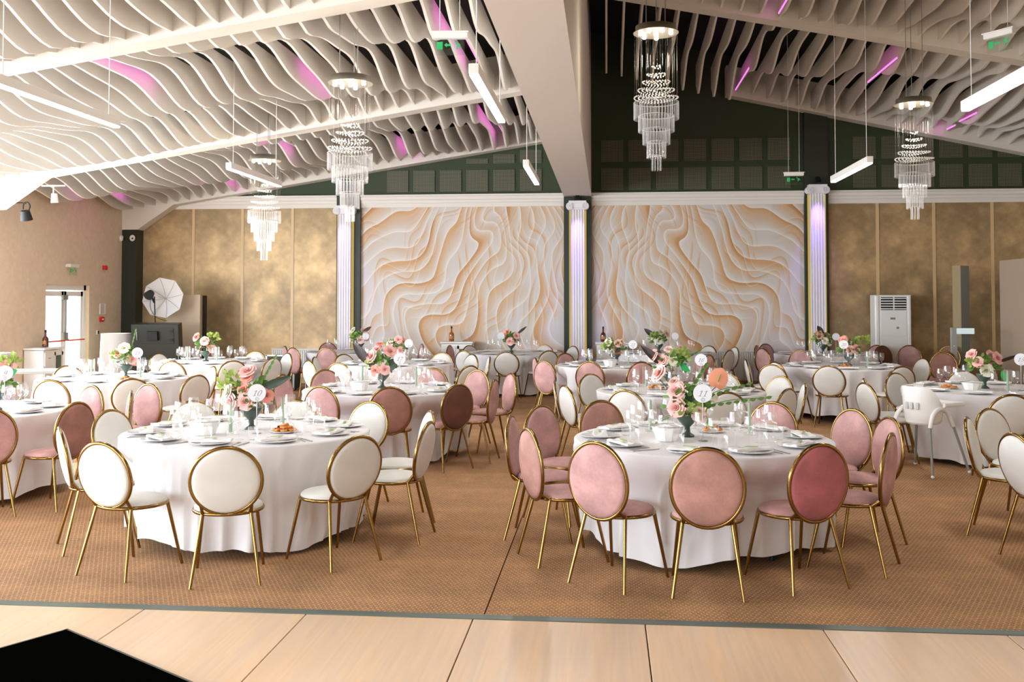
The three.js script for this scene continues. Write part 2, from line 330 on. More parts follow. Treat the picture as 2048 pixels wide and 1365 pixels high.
function slat(x, z0, z1, bottom, top) {                            // upright sheet along z with a cut, wavy lower edge
  const n = 30, p = [], nm = [], id = [], hw = SLAT_T / 2;
  const quad = (a, b, c, d, nx, ny, nz) => { const k = p.length / 3; p.push(...a, ...b, ...c, ...d); for (let i = 0; i < 4; i++) nm.push(nx, ny, nz); id.push(k, k + 1, k + 2, k, k + 2, k + 3); };
  for (let i = 0; i < n; i++) {
    const za = lerp(z0, z1, i / n), zb = lerp(z0, z1, (i + 1) / n), ya = bottom(za), yb = bottom(zb), ta = top(za), tb = top(zb);
    quad([hw, ya, za], [hw, yb, zb], [hw, tb, zb], [hw, ta, za], 1, 0, 0);
    quad([-hw, ya, za], [-hw, ta, za], [-hw, tb, zb], [-hw, yb, zb], -1, 0, 0);
    const d = Math.hypot(zb - za, yb - ya) || 1, s = Math.sign(zb - za);
    quad([-hw, ya, za], [-hw, yb, zb], [hw, yb, zb], [hw, ya, za], 0, -Math.abs(zb - za) / d, (yb - ya) * s / d);
  }
  quad([-hw, bottom(z0), z0], [hw, bottom(z0), z0], [hw, top(z0), z0], [-hw, top(z0), z0], 0, 0, 1);
  quad([-hw, bottom(z1), z1], [-hw, top(z1), z1], [hw, top(z1), z1], [hw, bottom(z1), z1], 0, 0, -1);
  const g = new THREE.BufferGeometry();
  g.setAttribute('position', new THREE.Float32BufferAttribute(p, 3)); g.setAttribute('normal', new THREE.Float32BufferAttribute(nm, 3));
  g.setAttribute('uv', new THREE.Float32BufferAttribute(new Float32Array(p.length / 3 * 2), 2)); g.setIndex(id);
  part('slat', g, M.ceiling, ceiling).position.x = x;
}
const wave = (x, z) => 0.115 * Math.sin(2 * PI * z / 2.9 + 0.95 * x + 1.1 * Math.sin(0.55 * x + 0.7)) + 0.045 * Math.sin(2 * PI * z / 1.7 - 1.3 * x);
const ends = (z, z0, z1) => smooth(0, 0.5, Math.abs(z - z0)) * smooth(0, 0.5, Math.abs(z - z1));
for (const [z0, z1] of [[-4.75, -9.85], [-10.15, -15.25], [-15.55, -20.17]])
  for (let i = 0; i < 37; i++) {
    const x = -9.98 + i * 0.25;
    slat(x, z0, z1, (z) => hL(x) + 0.07 + wave(x, z) * lerp(0.25, 1, ends(z, z0, z1)), () => hL(x) + 0.34);
  }
for (const [z0, z1] of [[-9.85, -15.25], [-15.55, -20.17]])
  for (let i = 0; i < 31; i++) {
    const x = 0.02 + i * 0.29, free = z1 < -16 && x < 2.35;
    if (free) { const ze = -19.4; slat(x, z0, ze, (z) => { const t = clamp((z0 - z) / (z0 - ze)); return hRf(x) + 0.1 - 0.32 * smooth(0.55, 0.92, t) + 0.06 * Math.sin(t * 9 + x) + 0.28 * Math.pow(smooth(0.86, 1, t), 3) - 0.25 * t; }, (z) => hRf(x) + 0.4 - 0.25 * clamp((z0 - z) / (z0 - ze))); continue; }
    slat(x, z0, z1, (z) => hR(x, z) + 0.08 + wave(-x + 2, z) * lerp(0.25, 1, ends(z, z0, z1)), (z) => hR(x, z) + 0.38);
  }
// magenta strip lights clipped to the slats
const MAGENTA = new THREE.Color().setRGB(1, 0.16, 0.86);
const ledMat = glow(MAGENTA, 2.2), ledCase = std(0xd8d4cc, 0.6);
function ledTube(x, za, zb, y, where) {
  const L = Math.abs(zb - za), t = thing('led_tube', `slim magenta light tube between the ceiling slats ${where}`, 'light', [x, y, (za + zb) / 2]);
  part('housing', box(0.02, 0.035, L), ledCase, t).position.x = 0.012;
  part('lens', rbox(0.016, 0.026, L - 0.02, -0.004, 0, 0, 0.006), ledMat, t);
  const l = new THREE.RectAreaLight(MAGENTA, 7, L, 0.03); l.position.set(x - 0.016, y, (za + zb) / 2); l.lookAt(x - 1, y, (za + zb) / 2); scene.add(l);
}
const snapL = (x) => -9.98 + Math.round((x + 9.98) / 0.25) * 0.25 + 0.25 - SLAT_T / 2 - 0.022, snapR = (x) => 0.02 + Math.round((x - 0.02) / 0.29) * 0.29 - SLAT_T / 2 - 0.022;
for (const [x, a, b, w] of [[-5.77, -10.3, -12.1, 'above table ten'], [-3.9, -12.5, -14.6, 'beside the chandelier above table seventeen'], [-5.85, -15.9, -17.7, 'behind the chandelier before the stucco wall'], [-9.72, -17.2, -19.3, 'above the glass door'], [-7.76, -18.4, -20.1, 'above the photo booth'], [-4.0, -18.6, -20.1, 'above the fluted column beside the radiator'], [-2.1, -11.2, -13.8, 'behind the exit sign'], [-2.19, -17.1, -19.8, 'above the wall cabinet with the amber bottle']])
  ledTube(snapL(x), a, b, hL(x) + 0.24, w);
for (const [x, a, b, w] of [[2.68, -18.2, -20.1, 'next to the open dark gable'], [4.7, -16.2, -18.0, 'above the column by the air conditioner'], [6.62, -18.5, -19.4, 'over the air conditioner'], [6.55, -19.62, -20.1, 'by the gable over the air conditioner'], [2.76, -13.6, -15.1, 'in front of the bare rafter']])
  ledTube(snapR(x), a, b, (a < -15.4 ? hR(x, (a + b) / 2) : hRf(x)) + 0.1, w);
// ---------------------------------------------------------------- glass door and what lies outside
{
  const d = struct('door_1'); d.position.set(WALL_L - 0.12, 0, (DOOR[0] + DOOR[1]) / 2); d.rotation.y = PI / 2;   // local x runs to -z
  const w = DOOR[1] - DOOR[0], h = DOOR[2];
  part('door_frame', [box(0.08, h, 0.1, -w / 2 + 0.04, h / 2, 0), box(0.08, h, 0.1, w / 2 - 0.04, h / 2, 0), box(w, 0.1, 0.1, 0, h - 0.05, 0)], M.frameWhite, d);
  for (const s of [-1, 1]) {
    const lw = w / 2 - 0.085, x = s * (lw / 2 + 0.005);
    const leaf = part('door_leaf', [box(0.075, h - 0.12, 0.06, x - lw / 2 + 0.04, (h - 0.12) / 2, 0), box(0.075, h - 0.12, 0.06, x + lw / 2 - 0.04, (h - 0.12) / 2, 0), box(lw, 0.09, 0.06, x, h - 0.17, 0), box(lw, 0.12, 0.06, x, 0.07, 0)], M.frameWhite, d);
    part('pane', box(lw - 0.14, h - 0.32, 0.012, x, h / 2 - 0.06, 0), M.pane, leaf);
    part('panic_bar', [rod([x - lw / 2 + 0.06, 0.98, 0.1], [x + lw / 2 - 0.05, 0.98, 0.1], 0.014), rod([x - lw / 2 + 0.06, 1.06, 0.04], [x - lw / 2 + 0.06, 0.98, 0.1], 0.014)], M.orange, leaf);
    part('latch_box', [rbox(0.05, 0.16, 0.06, x - s * (lw / 2 - 0.05), 1.05, 0.055), rbox(0.06, 0.09, 0.05, x - s * (lw / 2 - 0.05), h - 0.24, 0.05)], M.grey, leaf);
    part('latch_rod', rod([x - s * (lw / 2 - 0.05), 1.12, 0.05], [x - s * (lw / 2 - 0.05), h - 0.26, 0.05], 0.008), M.grey, leaf);
  }
  const t = struct('terrace_ground'); part('terrace', span(-40, WALL_L - 0.26, -0.16, -0.06, -60, 25), std(0xcfcac2, 0.9), t);
}

// ---------------------------------------------------------------- Ionic columns with their violet lamps
const VIOLET = new THREE.Color().setRGB(0.36, 0.2, 1.0);
function ionicColumn(x, zf, top, label, lampLabel) {
  const t = thing('ionic_column', label, 'column', [x, 0, zf]);
  const w = 0.27, d = 0.13, pts = [[-w / 2, 0], [w / 2, 0], [w / 2, -d]];
  for (let i = 0; i < 5; i++) { const c = w / 2 - (i + 0.5) * w / 5, r = w / 5 * 0.36; for (let k = 0; k <= 6; k++) { const a = k / 6 * PI; pts.push([c + r * Math.cos(a), -d + 0.024 * Math.sin(a)]); } }
  pts.push([-w / 2, -d]);
  part('shaft', extrude(pts, top - 0.17 - 0.56).rotateX(-PI / 2).translate(0, 0.56, 0), M.shaft, t);
  const cap = part('capital', [rbox(0.36, 0.05, 0.2, 0, top - 0.025, 0.1), rbox(0.3, 0.1, 0.17, 0, top - 0.095, 0.09), rbox(0.3, 0.035, 0.16, 0, top - 0.158, 0.08)], M.shaft, t);
  for (const s of [-1, 1]) {
    part('volute', [new THREE.CylinderGeometry(0.078, 0.078, 0.17, 24).rotateX(PI / 2).translate(s * 0.155, top - 0.108, 0.1), new THREE.TorusGeometry(0.06, 0.008, 6, 24).translate(s * 0.155, top - 0.108, 0.188), new THREE.TorusGeometry(0.033, 0.008, 6, 18).translate(s * 0.155 - s * 0.008, top - 0.108, 0.19), ball(0.014, s * 0.155, top - 0.108, 0.188)], M.shaft, cap);
    part('side_strip', box(0.042, top - 0.75, 0.03, s * (w / 2 + 0.021), 0.56 + (top - 0.75) / 2, 0.02), glow(new THREE.Color().setRGB(0.85, 0.62, 0.16), 0.62), t).userData.label = 'thin amber lit strip along the shaft';
  }
  part('base', [rbox(0.33, 0.06, 0.2, 0, 0.53, 0.08, 0.02), rbox(0.3, 0.05, 0.17, 0, 0.575, 0.08, 0.02)], M.shaft, t);
  part('pedestal', [box(0.36, 0.5, 0.22, 0, 0.25, 0.09)], M.shaft, t);
  const l = thing('spotlight', lampLabel, 'spotlight', [x, top, zf + 0.1]);
  part('lamp_body', new THREE.CylinderGeometry(0.04, 0.065, 0.16, 16).rotateX(-0.5).translate(0, 0.07, 0.06), M.black, l);
  part('yoke', tube([[-0.06, 0.0, 0], [-0.065, 0.12, 0], [0, 0.165, 0], [0.065, 0.12, 0], [0.06, 0.0, 0]], 0.007, 20, 6), M.black, l);
  part('lens', new THREE.CylinderGeometry(0.04, 0.04, 0.01, 16).rotateX(-0.5).translate(0, 0.012, 0.09), glow(VIOLET, 1), l);
  const s = new THREE.SpotLight(VIOLET, 14, 0, rad(23), 1); s.position.set(x, top + 0.02, zf + 0.36); s.target.position.set(x, top - 1.5, zf + 0.1); s.castShadow = true; scene.add(s, s.target);
}
ionicColumn(-5.43, WALL_B + 0.07, 3.72, 'white fluted Ionic column between the stucco wall and the mural', 'black spotlight on the capital of the column by the stucco wall with radiator');
ionicColumn(-0.572, WALL_B + 0.12, 3.77, 'white fluted Ionic column under the main beam between the two murals', 'black spotlight on the capital of the column under the main beam');
ionicColumn(4.2, WALL_B + 0.12, 4.05, 'white fluted Ionic column between the mural and the dark panels by the air conditioner', 'black spotlight on the capital of the column by the air conditioner');

// ---------------------------------------------------------------- long pendant lamps
const lampGlow = glow(0xffffff, 3.0);
function pendant(x, z, roof, label) {
  const L = 1.95, t = thing('linear_pendant_lamp', label, 'lamp', [x, 3.38, z], 0, 'white linear pendant lamps');
  part('housing', rbox(0.075, 0.075, L, 0, 0.05, 0, 0.004), M.white, t);
  part('diffuser', rbox(0.066, 0.02, L - 0.01, 0, 0.006, 0, 0.004), lampGlow, t);
  for (const s of [-1, 1]) part('wire', rod([0, 0.08, s * L * 0.42], [0, roof - 3.38, s * L * 0.42], 0.004, 0.004, 5), M.white, t);
  const l = new THREE.RectAreaLight(0xfffaf6, 100, 0.07, L); l.position.set(x, 3.37, z); l.lookAt(x, 0, z); scene.add(l);
}
pendant(-0.8 - 0.15, -8.08, hL(-0.95) + 0.7, 'long white pendant lamp hanging beside the main beam, by the exit sign');
pendant(-0.82 - 0.15, -13.05, hL(-0.95) + 0.7, 'short-looking white pendant lamp before the perforated vent panels under the beam');
pendant(-4.6, -8.0, hL(-4.6) + 0.7, 'long white pendant lamp hanging over table ten');
pendant(-4.68, -12.95, hL(-4.6) + 0.7, 'long white pendant lamp beside the chandelier before the stucco wall');
pendant(3.14, -13.15, hRf(3.14) + 0.7, 'long white pendant lamp hanging near the column by the air conditioner');
pendant(3.09, -7.9, hRf(3.09) + 0.7, 'long white pendant lamp under the dark end of the slatted ceiling');

for (const [x, w] of [[-4.65, 'by the windows'], [-0.95, 'beside the main beam'], [3.1, 'towards the solid wall']]) pendant(x, -2.6, (x < 0 ? hL(x) : hRf(x)) + 0.7, `long white pendant lamp above the wooden dance floor, ${w}`);
// ---------------------------------------------------------------- crystal chandeliers
function chandelier(pos, roof, label) {
  const t = thing('crystal_chandelier', label, 'chandelier', pos, 0, 'crystal chandeliers');
  part('ceiling_disc', lathe([[0.001, 0.07], [0.225, 0.07], [0.225, 0.005], [0.25, 0], [0.25, -0.006], [0.001, -0.006]], 40), M.chrome, t);
  for (let i = 0; i < 3; i++) part('cable', rod([0.12 * Math.cos(i * 2.1 + 0.6), 0.07, 0.12 * Math.sin(i * 2.1 + 0.6)], [0.12 * Math.cos(i * 2.1 + 0.6), roof - pos[1], 0.12 * Math.sin(i * 2.1 + 0.6)], 0.005, 0.005, 5), M.steel, t);
  for (let i = 0; i < 7; i++) { const a = i / 7 * 2 * PI + 0.3, r = i === 6 ? 0 : 0.17; const b = part('downlight', lathe([[0.022, 0], [0.026, -0.02], [0.018, -0.032], [0.001, -0.034]], 12), bulbMat, t); b.position.set(r * Math.cos(a), -0.006, r * Math.sin(a)); }
  const threads = [];
  for (let i = 0; i < 30; i++) { const a = i / 30 * 2 * PI, r = i % 2 ? 0.235 : 0.2, d = i % 2 ? 0.72 : 0.6; threads.push(rod([r * Math.cos(a), 0, r * Math.sin(a)], [r * Math.cos(a), -d, r * Math.sin(a)], 0.0009, 0.0009, 3)); }
  part('threads', threads, M.crystal, t).userData.kind = 'stuff';
  [[0.045, -0.385], [0.1, -0.475], [0.15, -0.56], [0.2, -0.65], [0.24, -0.735]].forEach(([R, y]) => {   // rings of glass beads
    const beads = [];
    for (let k = R; k > 0.01; k -= 0.045) { const n = Math.max(4, Math.round(k * 2 * PI / 0.037)); for (let i = 0; i < n; i++) { const a = i / n * 2 * PI + k * 31; beads.push(ball(0.0088, k * Math.cos(a), y + 0.009 * Math.sin(a * 2 + k * 9), k * Math.sin(a), 6, 4)); } }
    part('bead_ring', beads, beadMat, t).userData.kind = 'stuff';
  });
  [[0.245, -0.78, 0.19, 46], [0.195, -0.93, 0.18, 38], [0.148, -1.08, 0.17, 28], [0.103, -1.22, 0.18, 20], [0.05, -1.37, 0.17, 10]].forEach(([R, y, h, n]) => {   // tiers of crystal rods
    const rods = [];
    for (let i = 0; i < n; i++) { const a = i / n * 2 * PI; rods.push(new THREE.CylinderGeometry(0.0068, 0.0068, h, 6, 1).translate(R * Math.cos(a), y - h / 2, R * Math.sin(a))); }
    if (R > 0.1) for (let i = 0; i < n * 0.6; i++) { const a = i / (n * 0.6) * 2 * PI + 0.1; rods.push(new THREE.CylinderGeometry(0.0055, 0.0055, h * 0.9, 6, 1).translate(R * 0.74 * Math.cos(a), y - h * 0.45, R * 0.74 * Math.sin(a))); }
    const tier = part('crystal_tier', rods, M.crystal, t); tier.userData.kind = 'stuff';
    part('tier_rim', new THREE.TorusGeometry(R, 0.004, 5, 40).rotateX(PI / 2).translate(0, y, 0), M.chrome, tier);
  });
  const l = new THREE.PointLight(0xfff1d8, 2.0); l.position.set(pos[0], pos[1] - 0.3, pos[2]); l.shadow.radius = 4; l.castShadow = true; scene.add(l);
}
const bulbMat = glow(0xfff4df, 7), beadMat = phys({ color: 0xffffff, roughness: 0.05, transmission: 0.15, thickness: 0, ior: 1.6 });
chandelier([-2.82, 4.16, -10.77], hL(-2.8) + 0.7, 'tiered crystal chandelier hanging over table seventeen');
chandelier([-5.22, 3.9, -14.83], hL(-5.2) + 0.7, 'tiered crystal chandelier hanging before the tan stucco wall');
chandelier([0.56, 4.72, -11.07], hRf(0.56) + 0.7, 'tiered crystal chandelier against the dark gable beside the main beam');
chandelier([4.09, 4.36, -13.64], hRf(4.09) + 0.7, 'tiered crystal chandelier under the dim slats by the air conditioner');

// ---------------------------------------------------------------- emergency exit signs
function exitSign(pos, turn, roof, label, flip) {
  const t = thing('exit_sign', label, 'exit sign', pos, turn);
  part('housing', [rbox(0.32, 0.055, 0.07, 0, 0, 0, 0.01), box(0.34, 0.012, 0.085, 0, 0.03, 0)], M.white, t);
  part('acrylic_plate', box(0.27, 0.15, 0.006, 0, -0.1, 0), M.pane, t);
  const f = flip ? -1 : 1, z = 0.0045;
  part('door_symbol', box(0.052, 0.07, 0.002, -0.09 * f, -0.09, z), M.signGreen, t);
  part('arrow', extrude([[-0.04, 0], [-0.015, 0.022], [-0.015, 0.009], [0.02, 0.009], [0.02, -0.009], [-0.015, -0.009], [-0.015, -0.022]].map(([a, b]) => [a * f, b]), 0.002).translate(-0.01 * f, -0.085, z), M.signGreen, t);
  part('running_figure', [ball(0.009, 0.05 * f, -0.055, z + 0.001), extrude([[0.055, -0.066], [0.088, -0.07], [0.1, -0.083], [0.085, -0.082], [0.083, -0.09], [0.105, -0.096], [0.1, -0.104], [0.072, -0.1], [0.072, -0.122], [0.06, -0.122], [0.062, -0.094], [0.068, -0.084], [0.05, -0.078]].map(([a, b]) => [a * f, b]), 0.002).translate(0, 0, z)], M.signGreen, t);
  if (roof) for (const s of [-1, 1]) part('cable', rod([s * 0.09, 0.03, 0], [s * 0.09, roof - pos[1], 0], 0.003, 0.003, 5), M.white, t);
  else part('wall_bracket', box(0.3, 0.05, 0.05, 0, 0, -0.05), M.white, t);
}
exitSign([-1.4, 4.14, -8.84], 0.08, hL(-1.4) + 0.6, 'hanging exit sign with green arrow beside the main beam');
exitSign([3.16, 3.87, -17.1], 0, hRf(3.2) + 0.6, 'hanging exit sign before the vent panels near the column by the air conditioner');
exitSign([3.94, 4.42, -10.33], -0.95, hRf(3.94) + 0.6, 'hanging exit sign turned sideways above the long lamp');
exitSign([WALL_L + 0.08, 2.4, -18.12], PI / 2, 0, 'exit sign fixed on the beige wall above the glass door');

// ---------------------------------------------------------------- small fittings on the walls
{
  const zx = (z) => [WALL_L, 0, z];
  const s = thing('alarm_siren', 'small red alarm siren on the beige wall', 'alarm', [WALL_L, 2.41, -19.42], PI / 2); part('siren_body', rbox(0.12, 0.09, 0.06, 0, 0, 0.03, 0.015), M.red, s); part('siren_lens', ball(0.03, 0, 0, 0.06), M.red, s);
  const f = thing('notice_frame', 'small pale framed notice on the wall beside the glass door', 'notice', [WALL_L, 1.57, -19.38], PI / 2); part('notice_rim', [box(0.2, 0.012, 0.02, 0, 0.1, 0.01), box(0.2, 0.012, 0.02, 0, -0.1, 0.01), box(0.012, 0.2, 0.02, -0.1, 0, 0.01), box(0.012, 0.2, 0.02, 0.1, 0, 0.01)], M.frameWhite, f); part('notice_sheet', box(0.19, 0.19, 0.008, 0, 0, 0.005), std(0xd9cfcb, 0.8), f);
  const c = thing('fire_call_point', 'red fire call point with orange sticker beside the glass door', 'call point', [WALL_L, 1.36, -19.38], PI / 2); part('call_box', rbox(0.1, 0.1, 0.05, -0.06, 0, 0.025, 0.008), M.red, c); part('sticker', box(0.08, 0.09, 0.004, 0.06, 0, 0.002), M.orange, c); part('button', new THREE.CylinderGeometry(0.02, 0.02, 0.01, 14).rotateX(PI / 2).translate(-0.06, 0, 0.055), M.white, c);
  const k = thing('wall_switch', 'white wall switch between the glass door and the dark corner', 'switch', [WALL_L, 1.1, -19.2], PI / 2); part('plate', rbox(0.09, 0.09, 0.02, 0, 0, 0.01, 0.008), M.plastic, k); part('rocker', rbox(0.04, 0.06, 0.012, 0, 0, 0.024, 0.004), M.black, k);
  [[-9.86, 3.06, WALL_B + 0.345, 'white dome sensor under the rafter knee on the dark corner pier', 0], [-10.17, 3.06, -20.12, 'smaller white sensor on the outer edge of the dark corner pier', PI / 2]].forEach(([x, y, z, label, turn], i) => { const o = thing('dome_sensor', label, 'sensor', [i ? WALL_L + 0.01 : -9.96, y, z], turn); part('sensor_body', new THREE.SphereGeometry(0.06, 14, 10).scale(1, 1.15, 0.8), M.plastic, o); part('sensor_eye', ball(0.02, 0.02, -0.01, 0.04), M.black, o); });
  const w = thing('track_spotlight', 'white cylinder spotlight hanging from a rail beside the beige wall', 'spotlight', [-8.9, 3.36, -15.3]); part('rail', box(0.4, 0.02, 0.03, 0, 0.24, 0), M.white, w); part('arm', rod([0, 0.23, 0], [0, 0.1, 0], 0.01), M.white, w); part('barrel', new THREE.CylinderGeometry(0.045, 0.06, 0.15, 18).rotateX(0.12).translate(0.02, 0.04, 0), M.white, w);
  const b = thing('stage_light', 'black stage light with hook on the beige wall', 'spotlight', [-9.55, 3.15, -15.6], 0); part('can', new THREE.CylinderGeometry(0.07, 0.1, 0.16, 18).rotateX(0.3), M.black, b); part('hook', tube([[0.05, 0.08, 0], [0.07, 0.16, 0], [0.02, 0.22, 0], [-0.04, 0.19, 0], [-0.05, 0.1, 0]], 0.012, 16, 6), M.black, b); part('bracket', rod([0, 0.2, 0], [-0.62, 0.24, 0], 0.012), M.black, b);
}
// radiators under the wall
function radiator(x0, x1, label) {
  const w = x1 - x0, t = thing('radiator', label, 'radiator', [(x0 + x1) / 2, 0.13, WALL_B + 0.06]);
  const fins = []; const n = Math.round(w / 0.045); for (let i = 0; i < n; i++) fins.push(rbox(0.03, 0.56, 0.03, -w / 2 + (i + 0.5) * w / n, 0.29, 0.035, 0.01, 1));
  part('fins', fins, M.frameWhite, t).userData.kind = 'stuff'; part('panel', box(w, 0.58, 0.02, 0, 0.29, 0.015), M.frameWhite, t); part('top_grille', rbox(w, 0.02, 0.1, 0, 0.59, 0.01, 0.004), M.frameWhite, t);
  for (const s of [-1, 1]) part('bracket', box(0.03, 0.3, 0.06, s * w * 0.35, 0.3, -0.025), M.grey, t);
}
radiator(-7.0, -5.75, 'white ribbed radiator under the tan stucco wall'); radiator(-2.5, -1.0, 'white ribbed radiator under the mural with the amber bottle'); radiator(1.9, 3.3, 'white ribbed radiator under the mural with the dark bottle');

// ---------------------------------------------------------------- small cabinets with bottles
function cabinet(pos, turn, label) {
  const t = thing('wall_cabinet', label, 'cabinet', pos, turn), w = 0.62, h = 0.9, d = 0.36;
  part('body', box(w, h - 0.04, d, 0, h / 2 - 0.02, 0), M.frameWhite, t); part('top', rbox(w + 0.05, 0.035, d + 0.04, 0, h - 0.015, 0.01, 0.008), M.frameWhite, t);
  for (let i = 0; i < 3; i++) { const g = part('drawer', rbox(w / 2 - 0.04, 0.24, 0.02, -w / 4 + 0.005, 0.7 - i * 0.27, d / 2 + 0.008, 0.004), M.frameWhite, t); part('handle', rbox(0.08, 0.014, 0.016, -w / 4, 0.72 - i * 0.27, d / 2 + 0.024, 0.005), M.steel, g); }
  const door = part('door', [box(0.05, 0.76, 0.02, 0.03, 0.44, d / 2 + 0.008), box(0.05, 0.76, 0.02, w / 2 - 0.035, 0.44, d / 2 + 0.008), box(w / 2 - 0.03, 0.06, 0.02, w / 4, 0.79, d / 2 + 0.008), box(w / 2 - 0.03, 0.06, 0.02, w / 4, 0.09, d / 2 + 0.008)], M.frameWhite, t);
  part('pane', box(w / 2 - 0.12, 0.64, 0.008, w / 4, 0.44, d / 2 + 0.005), std(0x5c6b55, 0.15), door); part('knob', ball(0.014, 0.045, 0.5, d / 2 + 0.028), M.black, door);
}
function bottle(pos, mat, label) {
  const t = thing('bottle', label, 'bottle', pos);
  part('glass_body', lathe([[0.001, 0], [0.052, 0.004], [0.055, 0.02], [0.055, 0.13], [0.047, 0.165], [0.018, 0.2], [0.015, 0.27], [0.001, 0.27]], 20), mat, t); part('cap', lathe([[0.001, 0.31], [0.019, 0.308], [0.019, 0.262], [0.001, 0.26]], 14), M.black, t); part('paper_tag', new THREE.CylinderGeometry(0.0562, 0.0562, 0.06, 20, 1, true, -0.8, 1.6).translate(0, 0.085, 0), std(0xb98b57, 0.7, { side: THREE.DoubleSide }), t);
}
cabinet([-3.02, 0, -20.2], 0, 'white cabinet with drawers and glass door under the amber bottle'); bottle([-3.15, 0.905, -20.2], M.amber, 'amber bottle standing on the white cabinet before the mural');
cabinet([0.12, 0, -20.2], 0, 'white cabinet under the dark bottle beside the middle column'); bottle([-0.06, 0.905, -20.2], M.bottle, 'dark brown bottle standing on the cabinet beside the middle column');
cabinet([WALL_L + 0.2, 0, -16.95], PI / 2, 'white cabinet against the beige wall beside the glass door'); bottle([WALL_L + 0.2, 0.905, -17.0], M.bottle, 'dark bottle on the cabinet beside the glass door');
{ const t = thing('storage_box', 'lavender box standing by the windows beside the white cabinet', 'box', [-9.75, 0, -15.1]); part('carton', rbox(0.5, 0.86, 0.4, 0, 0.43, 0, 0.01), M.lavender, t); part('carton_lid', rbox(0.52, 0.05, 0.42, 0, 0.88, 0, 0.01), M.lavender, t); }
{ const t = thing('trestle_table', 'low grey-topped trestle table beside the beige wall', 'table', [-8.35, 0, -13.7], 0.25); part('tabletop', rbox(1.5, 0.04, 0.6, 0, 0.72, 0), M.grey, t); for (const sx of [-1, 1]) for (const sz of [-1, 1]) part('leg', rod([sx * 0.65, 0, sz * 0.25], [sx * 0.6, 0.7, sz * 0.22], 0.016), M.steel, t); }

